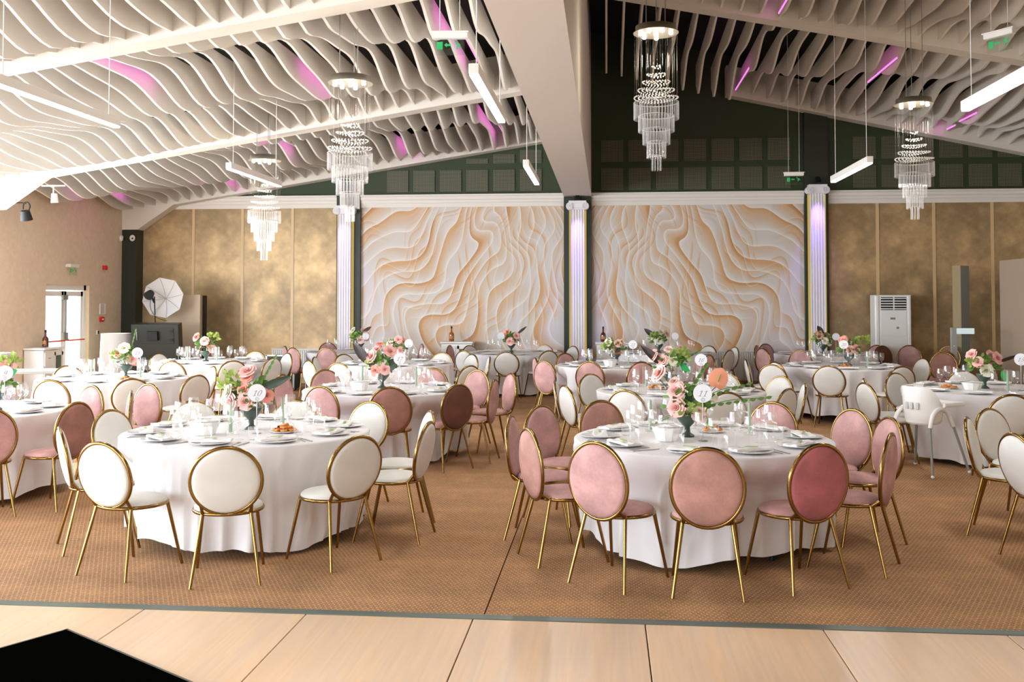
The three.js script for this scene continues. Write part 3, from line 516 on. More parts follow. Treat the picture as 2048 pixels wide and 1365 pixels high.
// ---------------------------------------------------------------- photo booth corner
{
  const z = -18.5, t = thing('photo_booth', 'dark leaning photo booth housing with hinged hatch and cable', 'photo booth', [-8.56, 0, z], 0.1);
  const lean = (g) => g.rotateX(0.16);
  part('housing', lean(rbox(0.9, 1.28, 0.22, 0, 0.66, 0, 0.01)).translate(0, 0.02, 0), M.booth, t);
  const hatch = part('hatch', lean(rbox(0.68, 0.3, 0.012, 0.02, 1.08, 0.115, 0.003)).translate(0, 0.02, 0), std(0x1b1f17, 0.5), t);
  for (const y of [1.17, 1.0]) part('hinge', lean(box(0.07, 0.05, 0.016, 0.31, y, 0.122)).translate(0, 0.02, 0), M.black, hatch);
  part('latch', lean(box(0.015, 0.16, 0.014, -0.34, 1.08, 0.122)).translate(0, 0.02, 0), M.steel, hatch);
  part('screen_block', lean(rbox(0.2, 0.17, 0.08, -0.03, 1.09, 0.15, 0.004)).translate(0, 0.02, 0), M.black, t);
  part('foot', box(0.8, 0.05, 0.5, 0, 0.025, 0.05), M.black, t);
  const u = thing('studio_umbrella', 'white studio umbrella with black flash head on a thin pole', 'umbrella', [-8.88, 0, -19.08]);
  part('pole', rod([0.06, 0, 0.1], [-0.03, 1.82, 0.1], 0.012), M.black, u);
  const R = 0.41, cx = 0.11, cy = 1.78, rib = [];
  const tilt = new THREE.Matrix4().makeRotationFromEuler(new THREE.Euler(-0.08, 0.12, 0.2)).setPosition(cx, cy, -0.12);
  part('canopy', grid(48, 8, (a, r) => { const k = a * 8, fr = k - Math.floor(k), chord = Math.cos(PI / 8) / Math.cos((fr - 0.5) * PI / 4), rr2 = r * R * lerp(1, chord, r); return [rr2 * Math.cos(a * 2 * PI), rr2 * Math.sin(a * 2 * PI), 0.2 * r * r]; }).applyMatrix4(tilt), M.fabricWhite, u).material.side = THREE.DoubleSide;
  for (let i = 0; i < 8; i++) part('rib', tube([0, 0.35, 0.7, 1].map((r) => [r * R * Math.cos(i * PI / 4), r * R * Math.sin(i * PI / 4), 0.2 * r * r + 0.006]), 0.004, 8, 4).applyMatrix4(tilt), M.steel, u);
  part('shaft', rod([0, 0, 0], [0, 0, 0.45], 0.006).applyMatrix4(tilt), M.steel, u);
  part('flash_head', [new THREE.CylinderGeometry(0.095, 0.07, 0.12, 20).rotateX(PI / 2 + 0.5).translate(-0.06, 1.86, 0.24), rod([-0.03, 1.7, 0.1], [-0.05, 1.84, 0.2], 0.02)], M.black, u);
  part('cable', tube([[-0.06, 1.8, 0.2], [-0.08, 1.6, 0.16], [0.05, 1.42, 0.2], [0.2, 1.36, 0.22], [0.3, 1.34, 0.24]], 0.006, 20, 5), M.black, u);
  part('tripod', [[0.3, 0.1], [-0.3, 0.1], [0.0, -0.2]].map(([a, b]) => rod([0.05, 0.6, 0.1], [0.05 + a, 0, 0.1 + b], 0.01)), M.black, u);
  const b = thing('backdrop_box', 'tall beige backdrop box behind the studio umbrella', 'backdrop', [-8.5, 0, -19.55]); part('board', rbox(0.72, 1.86, 0.12, 0, 0.93, 0.1, 0.006), M.beigeBoard, b); part('rear_case', box(0.74, 1.84, 0.16, 0.01, 0.92, -0.05), M.black, b);
  const w = thing('draped_side_table', 'small white draped side table beside the photo booth', 'table', [-9.42, 0, -18.45]);
  part('drape', grid(48, 8, (a, v) => { const th = a * 2 * PI, k = 1 + 0.1 * (1 - v) * Math.sin(th * 7); return [0.27 * k * Math.cos(th) * (1.02 + 0.1 * (1 - v)), 0.02 + 1.08 * v, 0.27 * k * Math.sin(th) * (1.02 + 0.1 * (1 - v))]; }), M.cloth, w).material.side = THREE.DoubleSide; part('top', new THREE.CylinderGeometry(0.275, 0.275, 0.015, 40).translate(0, 1.1, 0), M.cloth, w);
  const c = thing('flight_case', 'black flight case with silver edges standing before the radiator', 'flight case', [-6.25, 0, -18.9]);
  part('case_body', box(0.56, 0.64, 0.4, 0, 0.36, 0), std(0x2b332c, 0.5), c); part('edge_rails', [[-1, -1], [-1, 1], [1, -1], [1, 1]].map(([a, d]) => box(0.03, 0.66, 0.03, a * 0.27, 0.36, d * 0.19)).concat([box(0.58, 0.025, 0.03, 0, 0.68, 0.19), box(0.58, 0.025, 0.03, 0, 0.05, 0.19)]), M.steel, c); part('lid_seam', box(0.565, 0.012, 0.405, 0, 0.56, 0), M.steel, c); part('vent_block', box(0.2, 0.3, 0.01, 0.12, 0.3, 0.205), M.black, c);
  for (const a of [-1, 1]) for (const d of [-1, 1]) part('caster', new THREE.CylinderGeometry(0.035, 0.035, 0.03, 12).rotateZ(PI / 2).translate(a * 0.2, 0.035, d * 0.14), M.black, c);
}
// ---------------------------------------------------------------- dark corner: air conditioner, post, kiosk
{
  const t = thing('air_conditioner', 'tall white floor-standing air conditioner against the dark stucco panels', 'air conditioner', [5.56, 0, -20.18]);
  part('cabinet_body', rbox(0.69, 1.85, 0.36, 0, 0.925, 0, 0.015), M.plastic, t); part('side_trim', [-1, 1].map((s) => rbox(0.06, 1.82, 0.03, s * 0.3, 0.925, 0.185, 0.012)), M.plastic, t);
  const g = part('grille', box(0.48, 0.25, 0.01, 0.01, 1.68, 0.181), M.black, t);
  for (let i = 0; i < 5; i++) part('louvre', rbox(0.48, 0.022, 0.03, 0.01, 1.58 + i * 0.05, 0.19, 0.005, 1), M.plastic, g);
  part('louvre_divider', box(0.02, 0.25, 0.035, 0.01, 1.68, 0.19), M.plastic, g);
  part('front_panel', rbox(0.49, 0.5, 0.02, 0.01, 1.3, 0.185, 0.004), M.plastic, t); part('lower_panel', rbox(0.49, 0.92, 0.02, 0.01, 0.57, 0.185, 0.004), M.plastic, t);
  part('badge', box(0.09, 0.04, 0.004, -0.01, 1.39, 0.197), M.grey, t); part('display', box(0.045, 0.04, 0.004, 0.08, 1.21, 0.197), M.grey, t); part('plinth', box(0.66, 0.06, 0.33, 0, 0.03, 0), M.grey, t);
  const p = thing('square_post', 'free-standing square grey post before the dark stucco panels', 'post', [6.7, 0, -19.6], 0.5); part('post_body', rbox(0.22, 2.4, 0.2, 0, 1.2, 0, 0.004), M.grey, p); part('post_side', box(0.004, 2.4, 0.19, -0.111, 1.2, 0), M.tan, p); part('base_plate', box(0.34, 0.02, 0.3, 0, 0.01, 0), M.grey, p);
  const k = thing('kiosk_stand', 'slim pale kiosk stand with a white glowing bar on top', 'kiosk', [6.13, 0, -18.0]); part('upright', rbox(0.1, 1.27, 0.06, -0.11, 0.635, 0, 0.004), std(0xaeb0ad, 0.3, { metalness: 0.3 }), k); part('glass_side', box(0.28, 1.0, 0.01, 0.08, 0.62, 0), M.pane, k); part('light_bar', rbox(0.3, 0.1, 0.05, 0.08, 1.21, 0.01, 0.01), glow(0xe6f6f4, 0.8), k); part('sensor', ball(0.012, -0.11, 0.95, 0.03), M.white, k); part('base_plate', box(0.4, 0.03, 0.3, 0, 0.015, 0), M.grey, k);
}
// ---------------------------------------------------------------- black mat at the edge of the dance floor
{
  const t = thing('floor_mat', 'black ribbed floor mat with a grey rubber rim on the wooden floor', 'mat', [-2.847, 0, -5.09]);
  const a = V(0.979, 0, 0.656).normalize(), b = V(-0.45, 0, 0.76).normalize(), P = (s, q) => [a.x * s + b.x * q, a.z * s + b.z * q];
  const sheet = (s0, s1, q0, q1, y0, y1) => { const c = [P(s0, q0), P(s1, q0), P(s1, q1), P(s0, q1)]; return extrude(c.map(([x, z]) => [x, -z]), y1 - y0).rotateX(-PI / 2).translate(0, y0, 0); };
  part('pile', sheet(0.025, 2.4, 0.02, 1.6, 0.002, 0.014), M.blackFabric, t);
  part('rubber_rim', [sheet(0, 2.42, 0, 0.025, 0.0005, 0.009), sheet(0, 0.025, 0, 1.62, 0.0005, 0.009), sheet(2.4, 2.42, 0, 1.62, 0.0005, 0.009), sheet(0, 2.42, 1.6, 1.62, 0.0005, 0.009)], M.rubber, t);
}

// ---------------------------------------------------------------- chairs
function buildChair(t, pad, oval, seatPad) {
  const rx = oval ? 0.212 : 0.213, ry = oval ? 0.236 : 0.213, cy = oval ? 0.645 : 0.64, lean = oval ? -0.1 : -0.2, cz = -0.245;
  const tilt = (g) => g.rotateX(lean).translate(0, cy, cz), ring = [], n = 36;
  for (let i = 0; i < n; i++) { const a = i / n * 2 * PI; ring.push([rx * Math.cos(a), ry * Math.sin(a), 0]); }
  part('back_ring', tilt(tube(ring, 0.0125, 48, 7, true)), M.gold, t);
  const prof = []; for (let i = 0; i <= 7; i++) { const q = i / 7; prof.push([Math.max(0.001, 0.985 * Math.sin(q * PI / 2)), 0.034 * Math.pow(Math.cos(q * PI / 2), 0.55)]); }
  const dome = [...prof.map(([r, y]) => [r, -y]).reverse().map(([r, y]) => [r, y])].reverse();
  const full = [...prof.map(([r, y]) => [r, -y]), ...prof.slice().reverse()];
  const padG = lathe(full, 36).rotateX(PI / 2).scale(rx * 0.985, ry * 0.985, 1);
  planarUV(padG, 'xy', 1.6); part('backrest', tilt(padG), pad, t);
  const seat = []; for (let i = 0; i <= 8; i++) { const q = i / 8; seat.push([Math.max(0.001, 0.213 * Math.sin(q * PI / 2)), 0.435 + 0.045 * Math.pow(Math.cos(q * PI / 2), 0.6)]); }
  const seatG = lathe([[0.001, 0.418], [0.2, 0.418], [0.213, 0.43], ...seat.slice().reverse()], 36); planarUV(seatG, 'xz', 1.6); part('seat', seatG, seatPad, t);
  part('seat_ring', new THREE.TorusGeometry(0.212, 0.0125, 7, 48).rotateX(PI / 2).translate(0, 0.428, 0), M.gold, t);
  for (const s of [-1, 1]) {
    const az = rad(oval ? 42 : 45), p = V(s * rx * Math.sin(az), -ry * Math.cos(az), 0).applyAxisAngle(V(1, 0, 0), lean).add(V(0, cy, cz));
    part('leg', [rod([s * 0.145, 0.43, -0.165], [s * 0.205, 0, -0.27], 0.0125, 0.0095), rod([s * 0.145, 0.425, -0.165], [p.x, p.y, p.z], 0.011, 0.011), ball(0.0135, s * 0.145, 0.43, -0.165)], M.gold, t);
    part('leg', rod([s * 0.165, 0.43, 0.13], [s * 0.21, 0, 0.225], 0.0125, 0.0095), M.gold, t);
  }
}
function planarUV(g, axes, s) { const p = g.attributes.position, uv = g.attributes.uv; for (let i = 0; i < p.count; i++) uv.setXY(i, p.getX(i) * s + 0.37, 0.21 + (axes === 'xy' ? p.getY(i) : p.getZ(i)) * s); return g; }
const protos = {};
function inst(key, name, build, pos, turn, label, category, group) {
  if (!protos[key]) { const t = thing(name, label, category, pos, turn, group); build(t); protos[key] = t; return t; }
  return copy(protos[key], pos, turn, label, group);
}
const TABLES = {
  '11': [0.685, -7.3], '10': [-2.721, -7.4], '17': [-2.457, -11.0], '16': [0.809, -11.1], '18': [-6.25, -12.2], '12': [3.545, -15.4], '21': [0.15, -15.3], '17b': [-3.296, -15.4],
  'bl': [-6.318, -15.6], 'cb': [-1.736, -18.7], 'br': [4.027, -18.9], 'cr': [1.145, -18.9], 'col': [-4.849, -18.9], '9': [-5.8, -8.5], 'fr': [4.25, -11.6], 'off': [4.0, -7.3],
};
const WHERE = {
  '11': 'table eleven', '10': 'table ten', '17': 'table seventeen', '16': 'table sixteen', '18': 'table eighteen', '12': 'the air conditioner table', '21': 'table twenty-one', '17b': 'the table behind seventeen',
  'bl': 'the photo booth table', 'cb': 'the amber bottle table', 'br': 'the dark-panel column table', 'cr': 'the table behind twenty-one', 'col': 'the stucco-wall column table', '9': 'table nine', 'fr': 'table fifteen', 'off': 'the high chair aisle',
};
const SIDES = ['dance floor side', 'dance floor and partition corner', 'partition side', 'partition and mural corner', 'mural side', 'mural and window corner', 'window side', 'dance floor and window corner'];
const PLAIN = ['dance floor', 'partition', 'mural', 'window'];
const side = (a) => {                                             // which side of its table, named by what lies that way
  const i = ((Math.round(a / (PI / 8)) % 16) + 16) % 16; if (i % 2 === 0) return SIDES[i / 2];
  const q = Math.floor(i / 4), near = i % 4 === 1; return `${PLAIN[near ? q : (q + 1) % 4]} side near the ${PLAIN[near ? (q + 1) % 4 : q]}`;
};
const CHAIRS = {
  '10': [['W', 15, 1.5], ['W', -18, 1.41], ['W', -58, 1.27], ['W', -107, 1.33], ['W', -141, 1.47], ['W', -178, 1.3], ['W', 152, 1.38], ['W', 114, 1.39], ['W', 85, 1.39], ['W', 49, 1.4]],
  '11': [['M', -4, 1.34], ['P', -32, 1.38], ['R', 28, 1.26], ['P', 62, 1.28], ['P', 102, 1.41], ['P', 124, 1.5], ['M', -64, 1.32], ['P', -97, 1.39], ['P', -126, 1.5], ['M', -151, 1.5], ['P', 152, 1.5]],
  '9': [['B', 72, 1.38], ['P', 152, 1.3], ['P', 115, 1.42], ['P', 140, 1.78], ['P', 43, 1.3]],
  '18': [['W', 2, 1.5], ['W', 35, 1.5], ['W', 64, 1.5], ['W', 131, 1.24], ['W', -127, 1.32]],
  'bl': [['W', 0, 1.5], ['W', -114, 1.24], ['W', 32, 1.5], ['W', 168, 1.24], ['W', 66, 1.24], ['W', 131, 1.24]],
  '17': [['B', 15, 1.24], ['P', -18, 1.24], ['P', -104, 1.32], ['P', -138, 1.5], ['P', 170, 1.5], ['D', 48, 1.24], ['P', 81, 1.24], ['P', 145, 1.5], ['P', 119, 1.5]],
  '17b': [['W', 36, 2.33], ['W', -19, 1.5], ['W', 131, 1.41], ['W', 102, 1.45], ['W', -46, 1.46], ['W', -88, 1.24], ['W', -126, 1.24], ['W', 160, 1.5]],
  '16': [['W', -63, 1.35], ['W', -92, 1.34], ['W', -136, 1.41], ['W', -29, 1.24], ['W', 16, 1.24], ['W', 54, 1.24], ['W', 84, 1.28], ['W', 126, 1.5], ['W', 155, 1.5]],
  '21': [['P', -17, 1.25], ['P', 16, 1.24], ['P', -140, 1.24], ['P', -43, 1.5], ['P', -74, 1.24], ['P', 96, 1.24], ['B', 115, 1.6]],
  '12': [['W', -20, 1.5], ['W', -47, 1.75], ['W', -60, 1.24], ['W', -89, 1.4], ['W', 16, 1.5], ['W', 110, 1.35]],
  'fr': [['W', -146, 1.24], ['W', -72, 1.5], ['W', -95, 1.29], ['W', 170, 1.5], ['W', -16, 1.75]],
  'br': [['P', -31, 1.24], ['P', -63, 1.37], ['P', -143, 1.48], ['P', -113, 1.25], ['P', 126, 1.4]],
  'cb': [['W', 1, 1.5], ['W', 34, 1.24], ['W', 156, 1.24], ['W', -32, 1.42], ['W', -132, 1.24], ['P', -98, 1.24], ['W', 124, 1.3]],
  'col': [['P', -8, 1.24], ['P', 114, 1.32], ['P', -33, 1.46], ['P', -62, 1.3], ['P', -141, 1.24]],
  'cr': [['W', 138, 1.24], ['W', 56, 1.24], ['W', 110, 1.35]],
  'off': [['W', -117, 1.37], ['W', -146, 1.5], ['W', -76, 1.28]],
};
const LOOK = { W: 'white velvet round-backed chair', P: 'pink velvet oval-backed chair', M: 'mauve velvet oval-backed chair', R: 'deep rose velvet oval-backed chair', B: 'brownish rose velvet oval-backed chair', D: 'dark brown velvet oval-backed chair' };
seed(41);
function chair(kind, x, z, turn, where, spot) {
  inst('chair' + kind, 'banquet_chair', (t) => buildChair(t, VELVET[kind], kind !== 'W', kind === 'W' ? VELVET.W : VELVET.P), [x, 0, z], turn, `${LOOK[kind]} at ${where}${spot ? ', ' + spot : ''}`, 'chair', `${LOOK[kind]}s at ${where}`);
}
for (const [k, list] of Object.entries(CHAIRS)) for (const [kind, a, R] of list) {
  const [tx, tz] = TABLES[k], q = rad(a), r = R - 0.245, turn = q + PI + (R > 1.7 ? 0.25 : rr(-0.06, 0.06));
  chair(kind, tx + r * Math.sin(q), tz + r * Math.cos(q), turn, WHERE[k], side(q));
}
for (const [kind, x, z, turn] of [['D', 5.3, -19.2, 0.4], ['P', 5.72, -19.45, -0.2], ['B', 6.25, -19.25, -0.7]]) chair(kind, x, z, turn, 'the foot of the air conditioner', 'shade in its colour');  // white chairs drawn darker: their shade is put into the velvet colour
for (const [kind, x, z, turn] of [['B', 5.42, -16.85, -0.5], ['D', 5.62, -17.35, -0.4]]) chair(kind, x, z, turn, 'the kiosk stand', 'shade in its colour');

// ---------------------------------------------------------------- round tables under cloths
const TOP = 0.757, RT = 0.915;
function clothShape(k, s) {                                        // hanging cloth, pushed in where chairs are tucked under
  seed(s); const ph = Array.from({ length: 8 }, () => rr(0, 2 * PI)), crease = (x) => 1 - 2 * Math.pow(Math.abs(Math.sin(x / 2)), 0.8);
  const fold = (a) => 0.55 * crease(a * 15 + ph[0] + 1.5 * Math.sin(a * 3 + ph[1])) + 0.4 * crease(a * 26 + ph[2] + 1.2 * Math.sin(a * 5 + ph[3])) + 0.3 * Math.sin(a * 7 + ph[4]);
  const tucks = CHAIRS[k].map(([, a, R]) => [rad(a), R - 0.245 - 0.25]).filter(([, r]) => r < 1.0);
  const rows = [[0.001, 0], [0.3, 0], [0.6, 0], [0.85, 0], [RT - 0.012, 0], [RT, 0.004], [RT + 0.006, 0.012]], n = rows.length, m = 18;
  return grid(240, n + m - 1, (u, v) => {
    const a = -u * 2 * PI, j = Math.round(v * (n + m - 1));
    if (j < n) return [rows[j][0] * Math.sin(a), TOP - rows[j][1], rows[j][0] * Math.cos(a)];
    const t = (j - n + 1) / m, hem = 0.07 + 0.03 * Math.sin(a * 3 + ph[5]) + 0.018 * Math.sin(a * 8 + ph[6]), amp = 0.062 * Math.pow(t, 0.6);
    let r = RT + 0.006 + 0.02 * t + amp * fold(a + 0.08 * t * Math.sin(a * 2));
    for (const [b, lim] of tucks) { const d = Math.abs(Math.atan2(Math.sin(a - b), Math.cos(a - b))), k2 = smooth(0.36, 0.27, d) * smooth(0.08, 0.36, t); if (r > lim) r = lerp(r, lim - 0.004 + 0.25 * amp * fold(a) - 0.01, k2); }
    return [r * Math.sin(a), lerp(TOP - 0.012, hem, t), r * Math.cos(a)];
  });
}
M.cloth.side = THREE.DoubleSide;
const topShape = new THREE.CylinderGeometry(0.9, 0.9, 0.025, 48).translate(0, 0.737, 0), legShape = rod([0, 0, 0], [0, 0.724, 0], 0.018);
Object.keys(TABLES).forEach((k, i) => {
  if (k === 'off') return;
  const t = thing('banquet_table', `round banquet table under a long white cloth: ${WHERE[k]}`, 'table', [TABLES[k][0], 0, TABLES[k][1]]);
  part('tablecloth', clothShape(k, i * 5 + 3), M.cloth, t);
  part('tabletop', topShape, M.tan, t);
  for (const sx of [-1, 1]) for (const sz of [-1, 1]) part('leg', legShape, M.black, t).position.set(sx * 0.42, 0, sz * 0.42);
});

// ---------------------------------------------------------------- tableware
const wineShape = (s) => lathe([[0.034, 0], [0.034, 0.002], [0.02, 0.005], [0.005, 0.01], [0.0036, 0.02], [0.0034, 0.088], [0.008, 0.097], [0.024, 0.108], [0.036, 0.125], [0.0405, 0.148], [0.039, 0.175], [0.0335, 0.225]].map(([r, y]) => [r * s, y * s]), 20);
const wineTall = wineShape(1.05), wineSmall = wineShape(0.92);
const tumblerShape = lathe([[0.001, 0.001], [0.033, 0.001], [0.035, 0.006], [0.038, 0.09], [0.036, 0.09], [0.033, 0.012], [0.001, 0.011]], 20);
const plateShape = lathe([[0.001, 0.004], [0.085, 0.004], [0.095, 0.008], [0.138, 0.015], [0.14, 0.017], [0.137, 0.0185], [0.095, 0.0115], [0.001, 0.0085]], 36);
const napkinShape = (() => { const top = (u, v) => 0.012 + 0.004 * Math.sin(v * 9 + u * 3) + 0.003 * Math.sin(u * 14); return join([grid(14, 8, (u, v) => [(u - 0.5) * 0.28, top(u, v), (0.5 - v) * 0.1]), grid(14, 1, (u, v) => [(u - 0.5) * 0.28, v * top(u, 0), 0.05]), grid(14, 1, (u, v) => [(0.5 - u) * 0.28, v * top(1 - u, 1), -0.05]), grid(8, 1, (u, v) => [-0.14, v * top(0, 1 - u), (u - 0.5) * 0.1]), grid(8, 1, (u, v) => [0.14, v * top(1, u), (0.5 - u) * 0.1])]); })();
const forkShape = join([extrude([[-0.004, 0], [0.004, 0], [0.003, 0.12], [0.011, 0.14], [0.012, 0.19], [0.0085, 0.19], [0.008, 0.155], [0.0045, 0.155], [0.004, 0.192], [0.001, 0.192], [0.0005, 0.155], [-0.0035, 0.155], [-0.004, 0.192], [-0.007, 0.192], [-0.0075, 0.155], [-0.0095, 0.155], [-0.011, 0.19], [-0.012, 0.14], [-0.003, 0.12]], 0.003)]).rotateX(-PI / 2);
const knifeShape = extrude([[-0.006, 0], [0.006, 0], [0.005, 0.095], [0.009, 0.1], [0.009, 0.19], [0.002, 0.21], [-0.004, 0.21], [-0.005, 0.095]], 0.003).rotateX(-PI / 2);
const bowlShape = (() => { const g = new THREE.CylinderGeometry(0.115, 0.075, 0.1, 11, 2, true).toNonIndexed(); g.computeVertexNormals(); return g.translate(0, 0.052, 0); })();
M.china.side = THREE.DoubleSide;
const BREAD = [['10', -2.95, -7.13], ['11', 0.43, -7.14], ['17', -2.69, -10.74], ['fr', 3.95, -11.25], ['21', 0.06, -14.95]];
const PASTRY = [['10', -2.397, -7.3, 15], ['16', 0.55, -11.2, 9], ['18', -5.9, -11.85, 7], ['fr', 3.82, -11.6, 7], ['12', 3.5, -15.1, 6], ['11', 0.78, -7.62, 5]];
const CANDLES = [['10', -2.78, -7.2], ['10', -2.5, -7.55], ['10', -2.98, -7.75], ['11', 0.33, -7.62], ['11', 1.05, -7.5], ['17', -2.15, -11.2], ['17', -2.8, -11.3], ['16', 1.05, -11.4], ['16', 0.45, -11.45], ['18', -6.5, -12.1], ['18', -5.9, -12.2], ['bl', -6.75, -15.6], ['bl', -6.2, -15.45], ['12', 3.85, -15.2], ['21', -0.25, -15.2], ['21', 0.33, -15.0], ['fr', 4.3, -11.2]];
const CENTRE = [...BREAD.map(([k, x, z]) => [k, x, z, 0.12]), ...PASTRY.map(([k, x, z]) => [k, x, z, 0.11]), ...CANDLES.map(([k, x, z]) => [k, x, z, 0.05]), ...Object.entries(TABLES).map(([k, [x, z]]) => [k, x, z, 0.2]), ...[['18', 0.39], ['9', 0.53], ['fr', 0.28]].map(([k, dx]) => [k, TABLES[k][0] + dx, TABLES[k][1] + 0.17, 0.04])];
seed(99);
function setting(k, a, level) {
  const [tx, tz] = TABLES[k], v = WHERE[k], w = v + ', ' + side(a), y = TOP + 0.001;
  const at = (r, off, dy = 0) => [tx + r * Math.sin(a) + off * Math.cos(a), y + dy, tz + r * Math.cos(a) - off * Math.sin(a)], j = rr(-0.03, 0.03);
  inst('plate', 'dinner_plate', (t) => part('plate_body', plateShape, M.china, t), at(0.73, j), a, `white dinner plate on ${w}`, 'plate', `dinner plates on ${v}`);
  if (level > 0) inst('napkin', 'folded_napkin', (t) => part('napkin_cloth', napkinShape, M.napkin, t), at(0.73, j, 0.0192), a + rr(-0.25, 0.25), `folded white napkin on ${w}`, 'napkin', `folded napkins on ${v}`);
  const free = (r, off) => { for (let i = 0; i < 3 && r < 0.56; i++) { const p = at(r, off); if (!CENTRE.some(([c, x, z, q]) => c === k && Math.hypot(p[0] - x, p[2] - z) < q + 0.05)) return p; r += 0.05; } return null; };
  const g1 = free(0.47 + rr(-0.03, 0.03), 0.03 + j), g2 = free(0.51 + rr(-0.03, 0.03), 0.125 + j), g3 = free(0.53 + rr(-0.02, 0.02), -0.1 + j);
  if (g1) inst('wineTall', 'wine_glass', (t) => part('glass_body', wineTall, M.glass, t), g1, rr(0, 6), `larger clear stemmed wine glass on ${w}`, 'wine glass', `larger wine glasses on ${v}`);
  if (level > 0 && g2) inst('wineSmall', 'wine_glass', (t) => part('glass_body', wineSmall, M.glass, t), g2, rr(0, 6), `smaller clear stemmed wine glass on ${w}`, 'wine glass', `smaller wine glasses on ${v}`);
  if (level > 1) {
    if (g3) inst('tumbler', 'water_tumbler', (t) => part('glass_body', tumblerShape, M.glass, t), g3, rr(0, 6), `short clear water tumbler on ${w}`, 'tumbler', `water tumblers on ${v}`);
    inst('card', 'place_card', (t) => part('card_sheet', rbox(0.085, 0.003, 0.022, 0, 0.0015, 0, 0.001, 1), M.card, t), at(0.735, j, 0.041), a + rr(-0.3, 0.3), `small green place card on a napkin on ${w}`, 'place card', `green place cards on ${v}`);
    inst('fork', 'fork', (t) => part('fork_body', forkShape, M.steel, t), at(0.83, 0.172 + j, 0.001), a + rr(-0.15, 0.15), `steel fork lying on ${w}`, 'fork', `forks on ${v}`);
    inst('knife', 'table_knife', (t) => part('knife_body', knifeShape, M.steel, t), at(0.84, 0.215 + j, 0.001), a + rr(-0.15, 0.15), `steel table knife lying on ${w}`, 'knife', `table knives on ${v}`);
  }
}
const LEVEL = { '11': 2, '10': 2, '17': 2, '16': 2, '18': 1, '12': 1, '21': 1, '17b': 1, 'bl': 1, 'cb': 0, 'br': 0, 'cr': 0, 'col': 0, '9': 1, 'fr': 1 };
for (const [k, lv] of Object.entries(LEVEL)) {
  const n = lv ? 10 : 8, off = rr(0, 0.6);
  for (let i = 0; i < n; i++) { const a = (k === '10' ? rad(2) : k === '11' ? rad(-14) : off) + i / n * 2 * PI; const x = TABLES[k][0] + 0.7 * Math.sin(a); if ((k === '9' && x < -5.9) || (k === 'fr' && x > 4.75)) continue; setting(k, a, lv); }
}
function breadBowl(k, x, z) {
  inst('bread', 'bread_bowl', (t) => { part('bowl_body', bowlShape, M.china, t); part('bowl_foot', new THREE.CylinderGeometry(0.075, 0.075, 0.006, 11).translate(0, 0.004, 0), M.china, t); part('rim', new THREE.TorusGeometry(0.114, 0.003, 5, 44).rotateX(PI / 2).translate(0, 0.103, 0), M.steel, t); part('napkin_lining', grid(30, 6, (u, v) => { const a = u * 2 * PI, r = 0.108 * v; return [r * Math.cos(a), 0.085 + 0.03 * (1 - v) + 0.012 * Math.sin(a * 5 + v * 4) * v, r * Math.sin(a)]; }), M.napkin, t).material.side = THREE.DoubleSide; }, [x, TOP + 0.001, z], 0.3, `faceted white bread bowl lined with a napkin on ${WHERE[k]}`, 'bowl');
}
for (const [k, x, z] of BREAD) breadBowl(k, x, z);
const pastryShape = new THREE.TorusGeometry(0.018, 0.0095, 7, 14, 5.2).rotateX(PI / 2);
function pastries(k, x, z, n) {
  inst('saucer', 'pastry_plate', (t) => part('plate_body', plateShape, M.china, t).scale.setScalar(0.75), [x, TOP + 0.001, z], 0, `small white plate of pastries on ${WHERE[k]}`, 'plate');
  seed(n * 7 + 1);
  for (let i = 0; i < n; i++) { const lay = i < n * 0.6 ? 0 : i < n * 0.9 ? 1 : 2, r = lay === 2 ? 0 : lay ? 0.032 : 0.064, a = lay ? i * 2 * PI / 4 : i * 2 * PI / Math.ceil(n * 0.6); inst('pastry', 'curled_pastry', (t) => part('pastry_body', pastryShape, M.pastry, t), [x + r * Math.cos(a), TOP + 0.0235 + lay * 0.02, z + r * Math.sin(a)], rr(0, 6), `curled golden pastry piled on a plate on ${WHERE[k]}`, 'pastry', `pastries on ${WHERE[k]}`); }
}
for (const [k, x, z, n] of PASTRY) pastries(k, x, z, n);
function candle(k, x, z) {
  inst('candle', 'candle_cylinder', (t) => { part('glass_cylinder', new THREE.CylinderGeometry(0.042, 0.042, 0.24, 24, 1, true).translate(0, 0.122, 0), M.glass, t).material.side = THREE.DoubleSide; part('glass_foot', new THREE.CylinderGeometry(0.042, 0.042, 0.012, 24).translate(0, 0.007, 0), M.glass, t); part('taper_candle', new THREE.CylinderGeometry(0.009, 0.014, 0.22, 14).translate(0, 0.123, 0), M.sage, t); part('wick', rod([0, 0.232, 0], [0, 0.242, 0], 0.001), M.black, t); }, [x, TOP + 0.001, z], 0, `sage candle in clear glass on ${WHERE[k]}, ${side(Math.atan2(x - TABLES[k][0], z - TABLES[k][1]))}`, 'candle', `candles on ${WHERE[k]}`);
}
for (const [k, x, z] of CANDLES) candle(k, x, z);

